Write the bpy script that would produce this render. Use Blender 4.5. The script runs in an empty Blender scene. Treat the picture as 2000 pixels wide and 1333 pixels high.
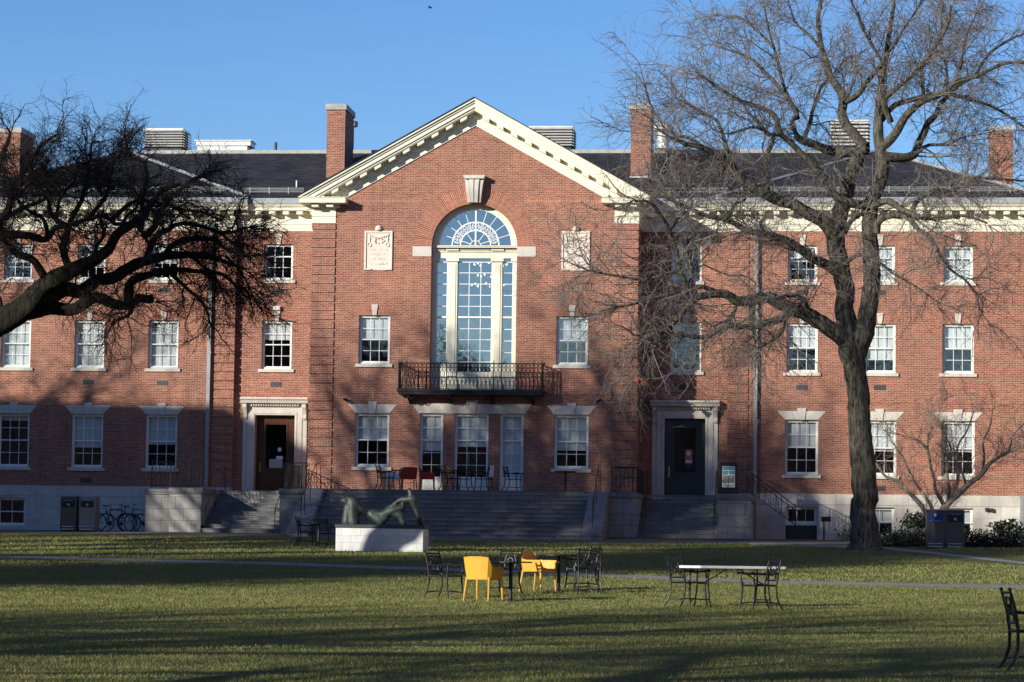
import bpy, bmesh, math, random
import numpy as np
from mathutils import Vector, Matrix
random.seed(7); rng = np.random.default_rng(11)
R = math.radians
scene = bpy.context.scene
COL = scene.collection

# ------------------------------------------------------------------ camera
F = 5500.0
ROLL = R(.77); PITCH = math.atan(433/F); YAW = math.atan(F/54000)
CAM = Vector((12.062, -104.0, -.94))
AX = Matrix.Rotation(YAW, 3, 'Z') @ Matrix.Rotation(PITCH, 3, 'X') @ Matrix.Rotation(-ROLL, 3, 'Y')
cd = bpy.data.cameras.new('camera'); cam = bpy.data.objects.new('camera', cd); COL.objects.link(cam)
cd.sensor_width = 36; cd.lens = F/2000*36; cd.clip_start = .5; cd.clip_end = 3000
# columns of AX: right, forward, up -> blender camera: x right, y up, -z forward
m = Matrix((AX.col[0], AX.col[2], -AX.col[1])).transposed()
cam.matrix_world = Matrix.Translation(CAM) @ m.to_4x4()
scene.camera = cam

def at(px, py, Y):
    """the point of the plane y = Y seen at a place of the photograph"""
    r = AX @ Vector(((px-1000)/F, 1, -(py-666.5)/F))
    return CAM + r*((Y-CAM.y)/r.y)

# ------------------------------------------------------------------ sky, sun
SUN_AZ, SUN_EL = R(42), R(16.4)          # azimuth measured from -Y towards -X
w = bpy.data.worlds.new('World'); scene.world = w; w.use_nodes = True
nt = w.node_tree; nt.nodes.clear()
sk = nt.nodes.new('ShaderNodeTexSky'); sk.sky_type = 'NISHITA'; sk.sun_disc = False
sk.sun_elevation = SUN_EL; sk.sun_rotation = math.pi + SUN_AZ
sk.altitude = 50; sk.air_density = 1.0; sk.dust_density = .05; sk.ozone_density = 4.0
hs = nt.nodes.new('ShaderNodeHueSaturation'); hs.inputs['Saturation'].default_value = 1.17; hs.inputs['Hue'].default_value = .514; hs.inputs['Value'].default_value = 1.12
bg = nt.nodes.new('ShaderNodeBackground'); bg.inputs[1].default_value = .105
ow = nt.nodes.new('ShaderNodeOutputWorld')
nt.links.new(sk.outputs[0], hs.inputs['Color']); nt.links.new(hs.outputs[0], bg.inputs[0]); nt.links.new(bg.outputs[0], ow.inputs[0])
sl = bpy.data.lights.new('sun', 'SUN'); sl.energy = 5.0; sl.angle = R(.55); sl.color = (1, .94, .84)
so = bpy.data.objects.new('sun', sl); COL.objects.link(so)
sd = Vector((math.sin(SUN_AZ)*math.cos(SUN_EL), math.cos(SUN_AZ)*math.cos(SUN_EL), -math.sin(SUN_EL)))
so.rotation_euler = sd.to_track_quat('-Z', 'Y').to_euler(); so.location = (-60, -80, 60)
scene.view_settings.view_transform = 'Standard'; scene.view_settings.look = 'None'
scene.view_settings.exposure = .35; scene.view_settings.gamma = 1

# ------------------------------------------------------------------ materials
def newmat(name):
    m = bpy.data.materials.new(name); m.use_nodes = True
    return m, m.node_tree, m.node_tree.nodes['Principled BSDF']
def N(t, k, **kw):
    n = t.nodes.new(k)
    for a, b in kw.items(): setattr(n, a, b)
    return n
def mix(t, fac, a, b, bt='MIX'):
    n = t.nodes.new('ShaderNodeMix'); n.data_type = 'RGBA'; n.blend_type = bt
    for sock, v in ((0, fac), (6, a), (7, b)):
        if hasattr(v, 'is_output'): t.links.new(v, n.inputs[sock])
        else: n.inputs[sock].default_value = v if sock == 0 else (*v, 1)
    return n.outputs[2]
def noise(t, scale, detail=4, rough=.6, vec=None, dim='3D'):
    n = N(t, 'ShaderNodeTexNoise'); n.inputs['Scale'].default_value = scale
    n.inputs['Detail'].default_value = detail; n.inputs['Roughness'].default_value = rough
    if vec is not None: t.links.new(vec, n.inputs['Vector'])
    return n.outputs['Fac']
def ramp(t, src, *stops):
    n = N(t, 'ShaderNodeValToRGB'); t.links.new(src, n.inputs[0]); e = n.color_ramp.elements
    while len(e) < len(stops): e.new(.5)
    for k, (p, c) in enumerate(stops):
        e[k].position = p; e[k].color = (c, c, c, 1) if not isinstance(c, tuple) else (*c, 1)
    return n.outputs[0]
def bump(t, b, src, strength, dist=.02):
    n = N(t, 'ShaderNodeBump'); n.inputs['Strength'].default_value = strength; n.inputs['Distance'].default_value = dist
    t.links.new(src, n.inputs['Height']); t.links.new(n.outputs[0], b.inputs['Normal'])
def objco(t): return N(t, 'ShaderNodeTexCoord').outputs['Object']
def geoco(t): return N(t, 'ShaderNodeNewGeometry').outputs['Position']

def plain(name, col, rough=.6, metal=0, var=.25, scale=3, bmp=0, spec=.5, fine=0):
    m, t, b = newmat(name); p = geoco(t)
    n = noise(t, scale, 6, .65, p)
    f = ramp(t, n, (.3, 0.), (.7, 1.))
    c = mix(t, f, tuple(x*(1-var) for x in col), tuple(min(1, x*(1+var*.6)) for x in col))
    if fine:
        c = mix(t, ramp(t, noise(t, fine, 3, .7, p), (.35, 0.), (.65, 1.)), c, tuple(x*.55 for x in col))
    t.links.new(c, b.inputs['Base Color']); b.inputs['Roughness'].default_value = rough
    b.inputs['Metallic'].default_value = metal; b.inputs['Specular IOR Level'].default_value = spec
    if bmp: bump(t, b, noise(t, scale*8, 4, .6, p), bmp)
    return m

def brick(name, c1, c2, mort, w_=.208, h_=.0675, vary=1.0, off=.5, swap=False):
    m, t, b = newmat(name); uv = N(t, 'ShaderNodeUVMap').outputs[0]; p = geoco(t)
    if swap:
        mp = N(t, 'ShaderNodeMapping'); mp.inputs['Rotation'].default_value = (0, 0, R(90)); t.links.new(uv, mp.inputs[0]); uv = mp.outputs[0]
    br = N(t, 'ShaderNodeTexBrick'); t.links.new(uv, br.inputs['Vector'])
    br.offset = off; br.inputs['Scale'].default_value = 1
    br.inputs['Brick Width'].default_value = w_; br.inputs['Row Height'].default_value = h_
    br.inputs['Mortar Size'].default_value = .0085; br.inputs['Mortar Smooth'].default_value = .2; br.inputs['Bias'].default_value = -.1
    br.inputs['Color1'].default_value = (*c1, 1); br.inputs['Color2'].default_value = (*c2, 1); br.inputs['Mortar'].default_value = (*mort, 1)
    big = ramp(t, noise(t, .45, 5, .6, p), (.3, 0.), (.7, 1.))
    c = mix(t, big, (.80, .80, .82), (1.08, 1.0, .95))
    c = mix(t, 1, br.outputs['Color'], c, 'MULTIPLY')
    st = N(t, 'ShaderNodeMapping'); st.inputs['Scale'].default_value = (1.2, 1.2, 9); t.links.new(p, st.inputs[0])
    sn = ramp(t, noise(t, 1.6, 5, .7, st.outputs[0]), (.35, 0.), (.75, 1.))
    c = mix(t, sn, c, mix(t, 1, c, (.70, .66, .68), 'MULTIPLY'))
    s2 = N(t, 'ShaderNodeMapping'); s2.inputs['Scale'].default_value = (3.2, 3.2, .28); t.links.new(p, s2.inputs[0])
    rn = ramp(t, noise(t, 1.0, 6, .7, s2.outputs[0]), (.50, 0.), (.72, .55))
    c = mix(t, rn, c, mix(t, 1, c, (.62, .60, .62), 'MULTIPLY'))
    pt = ramp(t, noise(t, .9, 3, .5, p), (.60, 0.), (.70, .35)); c = mix(t, pt, c, mix(t, 1, c, (1.22, 1.2, 1.18), 'MULTIPLY'))
    fn = ramp(t, noise(t, 14, 2, .8, p), (.35, .80), (.7, 1.16))
    c = mix(t, 1, c, fn, 'MULTIPLY')
    t.links.new(c, b.inputs['Base Color']); b.inputs['Roughness'].default_value = .88; b.inputs['Specular IOR Level'].default_value = .25
    bump(t, b, br.outputs['Fac'], -.5, .006)
    return m

def stone(name, col, bw=1.1, bh=.45, joint=.006, dark=.55, var=.22, streak=.4):
    m, t, b = newmat(name); uv = N(t, 'ShaderNodeUVMap').outputs[0]; p = geoco(t)
    br = N(t, 'ShaderNodeTexBrick'); t.links.new(uv, br.inputs['Vector'])
    br.inputs['Scale'].default_value = 1; br.inputs['Brick Width'].default_value = bw; br.inputs['Row Height'].default_value = bh
    br.inputs['Mortar Size'].default_value = joint; br.inputs['Mortar Smooth'].default_value = .3
    br.inputs['Color1'].default_value = (*col, 1); br.inputs['Color2'].default_value = (*[x*.86 for x in col], 1)
    br.inputs['Mortar'].default_value = (*[x*dark for x in col], 1)
    n1 = ramp(t, noise(t, 1.1, 8, .7, p), (.3, 1-var), (.7, 1.08))
    c = mix(t, 1, br.outputs['Color'], n1, 'MULTIPLY')
    st = N(t, 'ShaderNodeMapping'); st.inputs['Scale'].default_value = (7, 7, .5); t.links.new(p, st.inputs[0])
    s = ramp(t, noise(t, 1.0, 5, .6, st.outputs[0]), (.5, 0.), (.8, 1.))
    sv = N(t, 'ShaderNodeMath', operation='MULTIPLY'); t.links.new(s, sv.inputs[0]); sv.inputs[1].default_value = streak
    c = mix(t, sv.outputs[0], c, tuple(x*.42 for x in col))
    t.links.new(c, b.inputs['Base Color']); b.inputs['Roughness'].default_value = .85; b.inputs['Specular IOR Level'].default_value = .3
    bump(t, b, noise(t, 18, 5, .7, p), .25)
    return m

M = {}
M['brick'] = brick('brick wall', (.415, .158, .092), (.240, .083, .052), (.50, .395, .31))
M['soldier'] = brick('brick soldier course', (.46, .158, .088), (.29, .09, .053), (.60, .47, .36), w_=.0675, h_=.22, off=0)
M['lime'] = stone('limestone', (.64, .60, .52), bw=40, bh=40, streak=.35)
M['base'] = stone('limestone basement', (.66, .625, .54), bw=1.35, bh=.46, joint=.007, dark=.5, streak=.4, var=.28)
M['granite'] = stone('granite steps', (.29, .285, .28), bw=1.9, bh=.16, joint=.014, dark=.35, streak=.6, var=.5)
M['pier'] = stone('granite pier', (.38, .365, .335), bw=.62, bh=.42, joint=.011, dark=.4, streak=.6, var=.35)
M['cream'] = plain('cream paint', (.76, .735, .57), .5, var=.08, scale=1.2, fine=0)
M['frame'] = plain('window frame paint', (.74, .73, .63), .45, var=.1, scale=2)
M['white'] = plain('white paint', (.82, .82, .80), .45, var=.05)
M['lead'] = plain('grey sheet metal', (.30, .31, .31), .6, .0, var=.2, scale=1.5)
M['louver'] = plain('pale louvre metal', (.66, .65, .61), .45, .1, var=.1)
M['darkmetal'] = plain('dark vent metal', (.05, .055, .06), .5, .3)
M['iron'] = plain('black painted iron', (.010, .010, .011), .45, .0, var=.3, spec=.4)
M['bronze'] = None
M['blind'] = plain('white roller blind', (.86, .86, .84), .8, var=.04, scale=2)
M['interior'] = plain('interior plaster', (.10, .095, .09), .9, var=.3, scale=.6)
M['chimneycap'] = plain('concrete cap', (.38, .385, .36), .8, var=.25, scale=4)
M['ventgrille'] = plain('cast vent', (.055, .06, .065), .6)
M['wood'] = plain('varnished door wood', (.075, .026, .010), .3, var=.4, scale=2)
M['darkdoor'] = plain('dark door paint', (.018, .015, .014), .35)
M['brass'] = plain('brass', (.45, .33, .12), .35, .9)
M['steel'] = plain('brushed steel', (.55, .55, .54), .3, .9)
M['yellow'] = plain('yellow plastic', (.70, .36, .035), .5, var=.14, scale=3.5, fine=0, bmp=.08)
M['red'] = plain('red plastic', (.36, .022, .016), .42, var=.05)
M['plasticwhite'] = plain('white moulded plastic', (.80, .80, .78), .5, var=.16, scale=4, bmp=.05)
M['binbrown'] = plain('brown bin enamel', (.075, .066, .06), .35, .2, var=.15)
M['bingrey'] = plain('grey bin enamel', (.22, .215, .20), .35, .2, var=.15)
M['blue'] = plain('blue panel', (.010, .028, .15), .5)
M['black'] = plain('black hole', (.006, .006, .006), .6)
M['tyre'] = plain('tyre rubber', (.012, .012, .012), .8)
M['bikeblue'] = plain('dark blue bicycle enamel', (.02, .03, .07), .3)
M['orange'] = plain('orange lacquer', (.62, .13, .06), .5, var=.1)
M['paver'] = plain('concrete path', (.30, .285, .26), .9, var=.25, scale=.8, fine=30)
M['asphalt'] = plain('asphalt path', (.115, .115, .115), .9, var=.3, scale=.7, fine=40)
M['mulch'] = plain('bark mulch', (.045, .032, .022), .95, var=.5, scale=3, fine=20)
M['towel'] = plain('white towel', (.7, .72, .78), .9)

def mk_slate():
    m, t, b = newmat('roof slate'); uv = N(t, 'ShaderNodeUVMap').outputs[0]; p = geoco(t)
    br = N(t, 'ShaderNodeTexBrick'); t.links.new(uv, br.inputs['Vector'])
    br.inputs['Scale'].default_value = 1; br.inputs['Brick Width'].default_value = .3; br.inputs['Row Height'].default_value = .16
    br.inputs['Mortar Size'].default_value = .008
    br.inputs['Color1'].default_value = (.044, .043, .045, 1); br.inputs['Color2'].default_value = (.018, .018, .020, 1); br.inputs['Mortar'].default_value = (.01, .01, .012, 1)
    c = mix(t, 1, br.outputs['Color'], ramp(t, noise(t, .8, 6, .7, p), (.3, .75), (.7, 1.2)), 'MULTIPLY')
    t.links.new(c, b.inputs['Base Color']); b.inputs['Roughness'].default_value = .75; b.inputs['Specular IOR Level'].default_value = .3
    bump(t, b, br.outputs['Fac'], -.4, .01)
    return m
M['slate'] = mk_slate()

def mk_glass(name, fac, tint=(.75, .8, .8), wav=.012, ns=1.4):
    m, t, b = newmat(name); t.nodes.remove(b)
    gl = N(t, 'ShaderNodeBsdfGlossy'); gl.inputs['Roughness'].default_value = .015; gl.inputs['Color'].default_value = (.95, .97, 1, 1)
    tr = N(t, 'ShaderNodeBsdfTransparent'); tr.inputs['Color'].default_value = (*tint, 1)
    mx = N(t, 'ShaderNodeMixShader'); mx.inputs[0].default_value = fac
    bp = N(t, 'ShaderNodeBump'); bp.inputs['Strength'].default_value = wav; bp.inputs['Distance'].default_value = 1
    t.links.new(noise(t, ns, 2, .5, geoco(t)), bp.inputs['Height']); t.links.new(bp.outputs[0], gl.inputs['Normal'])
    t.links.new(tr.outputs[0], mx.inputs[1]); t.links.new(gl.outputs[0], mx.inputs[2])
    t.links.new(mx.outputs[0], t.nodes['Material Output'].inputs[0])
    return m
M['glass'] = mk_glass('window glass', .15, (.8, .84, .84), .006)
M['bigglass'] = mk_glass('arched window glass', .36, (.55, .62, .68), .006)
M['doorglass'] = mk_glass('door glass', .08)

def emis(name, col, s):
    m, t, b = newmat(name); b.inputs['Emission Color'].default_value = (*col, 1); b.inputs['Emission Strength'].default_value = s
    b.inputs['Base Color'].default_value = (*col, 1); return m
M['bulb'] = emis('lit bulb', (1, .85, .6), 6)

def mk_bronze():
    m, t, b = newmat('green patinated bronze'); p = geoco(t)
    f = ramp(t, noise(t, 2.4, 6, .65, p), (.42, 0.), (.62, 1.))
    c = mix(t, f, (.026, .025, .022), (.040, .066, .055))
    t.links.new(c, b.inputs['Base Color']); b.inputs['Metallic'].default_value = .3; b.inputs['Roughness'].default_value = .5; bump(t, b, noise(t, 12, 5, .7, p), .35, .02)
    return m
M['bronze'] = mk_bronze()

def mk_bark(name, c1, c2, moss=0.):
    m, t, b = newmat(name); p = geoco(t)
    mp = N(t, 'ShaderNodeMapping'); mp.inputs['Scale'].default_value = (14, 14, 2.2); t.links.new(p, mp.inputs[0])
    n = noise(t, 1, 6, .7, mp.outputs[0])
    f = ramp(t, n, (.38, 0.), (.62, 1.))
    c = mix(t, f, c1, c2)
    if moss:
        g = ramp(t, noise(t, 2.2, 5, .6, p), (.52, 0.), (.72, moss)); c = mix(t, g, c, (.10, .105, .045))
    t.links.new(c, b.inputs['Base Color']); b.inputs['Roughness'].default_value = .95; b.inputs['Specular IOR Level'].default_value = .15
    bump(t, b, n, 1.0, .05)
    return m
M['elmbark'] = mk_bark('grey elm bark', (.020, .018, .015), (.150, .137, .110), .4)
M['elmtwig'] = plain('grey brown twigs', (.19, .168, .148), .9, var=.35, scale=1.2, spec=.15)
M['darkbark'] = mk_bark('shade darkened bark', (.007, .0065, .0055), (.030, .027, .022), .15)  # left tree's shade is put into this bark tone; shrub stems share it
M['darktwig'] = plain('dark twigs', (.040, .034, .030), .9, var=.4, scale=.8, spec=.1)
M['palebark'] = mk_bark('pale smooth bark', (.20, .175, .13), (.36, .32, .25))
M['paletwig'] = plain('pale reddish twigs', (.30, .235, .19), .9, var=.3, spec=.15)
M['leafdark'] = plain('dark evergreen leaves', (.022, .034, .011), .55, var=.5, scale=5)
M['leafrhodo'] = plain('olive leathery leaves', (.04, .05, .018), .5, var=.5, scale=6)

def mk_grass():
    m, t, b = newmat('lawn grass'); p = geoco(t)
    a = ramp(t, noise(t, .35, 6, .7, p), (.35, 0.), (.65, 1.))
    c = mix(t, a, (.102, .134, .029), (.162, .178, .050))
    bb = ramp(t, noise(t, 1.7, 6, .75, p), (.42, 0.), (.68, 1.))
    c = mix(t, bb, c, (.215, .19, .075))
    d = ramp(t, noise(t, 26, 3, .7, p), (.35, .8), (.7, 1.15))
    e_ = ramp(t, noise(t, .9, 6, .75, p), (.4, .72), (.62, 1.12)); c = mix(t, 1, c, e_, 'MULTIPLY')
    c = mix(t, 1, c, d, 'MULTIPLY')
    t.links.new(c, b.inputs['Base Color']); b.inputs['Roughness'].default_value = .9; b.inputs['Specular IOR Level'].default_value = .15
    bump(t, b, noise(t, 45, 4, .8, p), 1.0, .04)
    return m
M['grass'] = mk_grass()
def mk_blade():
    m, t, b = newmat('grass blades'); p = geoco(t)
    a = ramp(t, noise(t, .35, 6, .7, p), (.35, 0.), (.65, 1.))
    c = mix(t, a, (.128, .165, .036), (.205, .218, .068))
    bb = ramp(t, noise(t, 1.7, 6, .75, p), (.42, 0.), (.68, 1.))
    c = mix(t, bb, c, (.24, .21, .085))
    t.links.new(c, b.inputs['Base Color']); b.inputs['Roughness'].default_value = .7; b.inputs['Specular IOR Level'].default_value = .2
    return m
M['blade'] = mk_blade()

def mk_plaque():
    m, t, b = newmat('carved plaque stone'); p = geoco(t)
    c = mix(t, ramp(t, noise(t, 3, 6, .7, p), (.3, 0.), (.7, 1.)), (.64, .55, .46), (.74, .66, .56))
    t.links.new(c, b.inputs['Base Color']); b.inputs['Roughness'].default_value = .85
    return m
M['plaque'] = mk_plaque()

# ------------------------------------------------------------------ mesh builder
class MB:
    def __init__(s): s.v = []; s.f = []; s.uv = {}
    def face(s, pts, uv=None):
        k = len(s.v); s.v += [tuple(p) for p in pts]; s.f.append(list(range(k, k+len(pts))))
        if uv: s.uv[len(s.f)-1] = uv
        return s
    def raw(s, vs, fs):
        k = len(s.v); s.v += [tuple(p) for p in vs]; s.f += [[k+i for i in f] for f in fs]; return s
    def box(s, x0, x1, y0, y1, z0, z1):
        v = [(x0,y0,z0),(x1,y0,z0),(x1,y1,z0),(x0,y1,z0),(x0,y0,z1),(x1,y0,z1),(x1,y1,z1),(x0,y1,z1)]
        return s.raw(v, [(0,3,2,1),(4,5,6,7),(0,1,5,4),(1,2,6,5),(2,3,7,6),(3,0,4,7)])
    def cbox(s, cx, cy, cz, sx, sy, sz): return s.box(cx-sx/2, cx+sx/2, cy-sy/2, cy+sy/2, cz-sz/2, cz+sz/2)
    def prism(s, poly, a, b, axis='y'):
        n = len(poly)
        if axis == 'y': f = lambda p, t: (p[0], t, p[1])
        elif axis == 'x': f = lambda p, t: (t, p[0], p[1])
        else: f = lambda p, t: (p[0], p[1], t)
        v = [f(p, a) for p in poly] + [f(p, b) for p in poly]
        return s.raw(v, [tuple(range(n)), tuple(range(2*n-1, n-1, -1))] + [(i, i+n, (i+1) % n+n, (i+1) % n) for i in range(n)])
    K = 1.0
    def tube(s, pts, r, sides=6, caps=True, closed=False):
        r = [q*MB.K for q in r] if isinstance(r, (list, tuple)) else r*MB.K
        pts = [Vector(p) for p in pts]; n = len(pts)
        rs = r if isinstance(r, (list, tuple)) else [r]*n
        base = len(s.v); prev = None
        for i, p in enumerate(pts):
            if closed: t = pts[(i+1) % n]-pts[i-1]
            else: t = pts[min(i+1, n-1)]-pts[max(i-1, 0)]
            t = t.normalized() if t.length > 1e-9 else Vector((0, 0, 1))
            if prev is None:
                u = t.cross(Vector((0, 0, 1)) if abs(t.z) < .9 else Vector((1, 0, 0))).normalized()
            else:
                u = (prev - t*prev.dot(t)).normalized()
            prev = u; v = t.cross(u)
            for k in range(sides):
                a = 2*math.pi*k/sides
                s.v.append(tuple(p + (u*math.cos(a)+v*math.sin(a))*rs[i]))
        for i in range(n if closed else n-1):
            j = (i+1) % n
            for k in range(sides):
                k2 = (k+1) % sides
                s.f.append([base+i*sides+k, base+i*sides+k2, base+j*sides+k2, base+j*sides+k])
        if caps and not closed:
            s.f.append([base+k for k in range(sides)][::-1]); s.f.append([base+(n-1)*sides+k for k in range(sides)])
        return s
    def lathe(s, prof, c=(0, 0, 0), n=16):
        base = len(s.v)
        for r, z in prof:
            for k in range(n):
                a = 2*math.pi*k/n; s.v.append((c[0]+r*math.cos(a), c[1]+r*math.sin(a), c[2]+z))
        for i in range(len(prof)-1):
            for k in range(n):
                k2 = (k+1) % n
                s.f.append([base+i*n+k, base+i*n+k2, base+(i+1)*n+k2, base+(i+1)*n+k])
        s.f.append([base+k for k in range(n)][::-1]); s.f.append([base+(len(prof)-1)*n+k for k in range(n)])
        return s
    def ring(s, cx, cz, r, th, y0, y1, a0=0, a1=math.pi, n=24):
        """flat annulus sector in the xz plane with thickness from y0 to y1"""
        for i in range(n):
            p, q = a0+(a1-a0)*i/n, a0+(a1-a0)*(i+1)/n
            P = [(cx+rr*math.cos(a), cz+rr*math.sin(a)) for rr, a in ((r, p), (r+th, p), (r+th, q), (r, q))]
            s.prism(P, y0, y1)
        return s
    def build(s, name, mat, parent=None, smooth=False, bevel=0, loc=None, sub=0):
        me = bpy.data.meshes.new(name); me.from_pydata(s.v, [], s.f); me.update()
        bm = bmesh.new(); bm.from_mesh(me); bmesh.ops.recalc_face_normals(bm, faces=bm.faces)
        lay = bm.loops.layers.uv.new('UVMap')
        bm.faces.ensure_lookup_table()
        for i, f in enumerate(bm.faces):
            if i in s.uv:
                U = {}
                for vid, uvv in zip(s.f[i], s.uv[i]): U[vid] = uvv
                for l in f.loops: l[lay].uv = U[l.vert.index]
                continue
            nn = f.normal; ax = max(range(3), key=lambda k: abs(nn[k]))
            for l in f.loops:
                c = l.vert.co
                if ax == 1: l[lay].uv = (c.x, c.z)
                elif ax == 0: l[lay].uv = (c.y, c.z)
                elif abs(nn.z) < .97 : 
                    if abs(nn.y) >= abs(nn.x): l[lay].uv = (c.x, c.y*1.12)
                    else: l[lay].uv = (c.y, c.x*1.12)
                else: l[lay].uv = (c.x, c.y)
            f.smooth = smooth
        if smooth:
            for f in bm.faces: f.smooth = True
        bm.to_mesh(me); bm.free()
        o = bpy.data.objects.new(name, me); COL.objects.link(o)
        if mat is not None: me.materials.append(M[mat] if isinstance(mat, str) else mat)
        if parent is not None: o.parent = parent
        if loc is not None: o.location = loc
        if bevel:
            md = o.modifiers.new('bevel', 'BEVEL'); md.width = bevel; md.segments = 2; md.limit_method = 'ANGLE'
        if sub:
            md = o.modifiers.new('sub', 'SUBSURF'); md.levels = sub; md.render_levels = sub
        return o

def tag(o, label=None, cat=None, group=None, kind=None):
    if label: o['label'] = label
    if cat: o['category'] = cat
    if group: o['group'] = group
    if kind: o['kind'] = kind
    return o
def thing(name, label, cat, loc=(0, 0, 0), rz=0, group=None):
    o = bpy.data.objects.new(name, None); COL.objects.link(o); o.location = loc; o.rotation_euler = (0, 0, rz)
    o.empty_display_size = .2
    return tag(o, label, cat, group)
def copy_tree(o, parent=None):
    c = o.copy(); COL.objects.link(c); c.parent = parent
    for ch in list(o.children): copy_tree(ch, c)
    return c
def dup(root, label, loc, rz, group=None):
    c = copy_tree(root); c['label'] = label; c.location = loc; c.rotation_euler = (0, 0, rz)
    if group: c['group'] = group
    return c

# ------------------------------------------------------------------ ground
PROF = [(-900, -3.4), (-154, -2.9), (-104, -2.64), (-74, -2.09), (-51, -1.65), (-8, -.14), (-4.0, 0), (900, 0)]
def gz(Y): return float(np.interp(Y, [a for a, b in PROF], [b for a, b in PROF]))
def ground_at(px, py):
    d = 12.0; r = AX @ Vector(((px-1000)/F, 1, -(py-666.5)/F)); r = r/r.y
    while d < 130:
        p = CAM + r*d
        if p.z <= gz(p.y): return p
        d += .05
    return CAM + r*101
ys = sorted(set([a for a, b in PROF] + list(range(-150, 20, 2))))
def sheet(xs, ylist, dz, name, mat, **kw):
    g = MB()
    nx = len(xs)
    g.v = [(x, y, gz(y)+dz) for y in ylist for x in xs]
    g.f = [[j*nx+i, j*nx+i+1, (j+1)*nx+i+1, (j+1)*nx+i] for j in range(len(ylist)-1) for i in range(nx-1)]
    return tag(g.build(name, mat), **kw)
sheet([-900, -300, -100, -40, 0, 40, 100, 300, 900], ys, 0, 'lawn', 'grass', label='mown green lawn sloping up to the brick hall', kind='structure')
def strip(line, wid, dz, name, mat, label):
    """path that follows the ground along a plan line, wid = half widths along y"""
    g = MB(); pts = []
    for (a, b), (c, d) in zip(line[:-1], line[1:]):
        n = max(2, int(math.hypot(c-a, d-b)/1.2))
        pts += [(a+(c-a)*k/n, b+(d-b)*k/n) for k in range(n)]
    pts.append(line[-1])
    K = 5
    for x, y in pts:
        for j in range(K):
            yy = y-wid+2*wid*j/(K-1); g.v.append((x, yy, gz(yy)+dz))
    n = len(pts)
    g.f = [[i*K+j, (i+1)*K+j, (i+1)*K+j+1, i*K+j+1] for i in range(n-1) for j in range(K-1)]
    return tag(g.build(name, mat), label=label, kind='structure')
strip([(-40, -21.5), (-8.8, -31.6), (-1.5, -33.6), (5.3, -37.0), (11.4, -40.8), (17, -41.6), (45, -52)], .85, .006, 'path', 'paver', 'narrow concrete path crossing the lawn')
strip([(-60, -6.0), (-10, -5.9), (0, -8.9), (8, -8.2), (40, -8.2)], 1.7, .004, 'walkway', 'asphalt', 'asphalt walkway along the foot of the brick hall')
strip([(10.5, -10.4), (13.3, -11.7), (14.9, -13.4), (16.0, -17.2), (18.2, -25.8), (24, -38), (40, -60)], 1.3, .009, 'path', 'paver', 'path curving away behind the big bare tree')
sheet([9.0, 40], [-6.4, -5, -4, 2.2], .012, 'planting_bed', 'mulch', label='mulched planting bed at the foot of the right wing', kind='structure')
sheet([-40, -10.5], [-4.2, -3, 2.2], .012, 'planting_bed', 'mulch', label='dark bed at the foot of the left wing', kind='structure')

# ------------------------------------------------------------------ the brick hall
T = 1.60                       # terrace level
YP, YC, YW = 0.0, 2.3, 2.08    # front planes: pavilion, connectors, wings
hall = thing('brick_hall', 'three storey red brick hall with a cream gabled centre, tall arched window and two wings', 'building')

def wall_cells(g, x0, x1, z0, z1, ops, y, reveal=.12):
    xs = sorted(set([x0, x1]+[v for o in ops for v in o[:2]])); zs = sorted(set([z0, z1]+[v for o in ops for v in o[2:4]]))
    xs = [v for v in xs if x0 <= v <= x1]; zs = [v for v in zs if z0 <= v <= z1]
    for a, b in zip(xs[:-1], xs[1:]):
        for c, d in zip(zs[:-1], zs[1:]):
            mx, mz = (a+b)/2, (c+d)/2
            if any(o[0] < mx < o[1] and o[2] < mz < o[3] for o in ops): continue
            g.face([(a, y, c), (b, y, c), (b, y, d), (a, y, d)])
    for a, b, c, d in ops:
        for q in ([(a, y, c), (a, y+reveal, c), (a, y+reveal, d), (a, y, d)], [(b, y, c), (b, y+reveal, c), (b, y+reveal, d), (b, y, d)],
                  [(a, y, d), (b, y, d), (b, y+reveal, d), (a, y+reveal, d)], [(a, y, c), (b, y, c), (b, y+reveal, c), (a, y+reveal, c)]):
            g.face(q)

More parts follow.
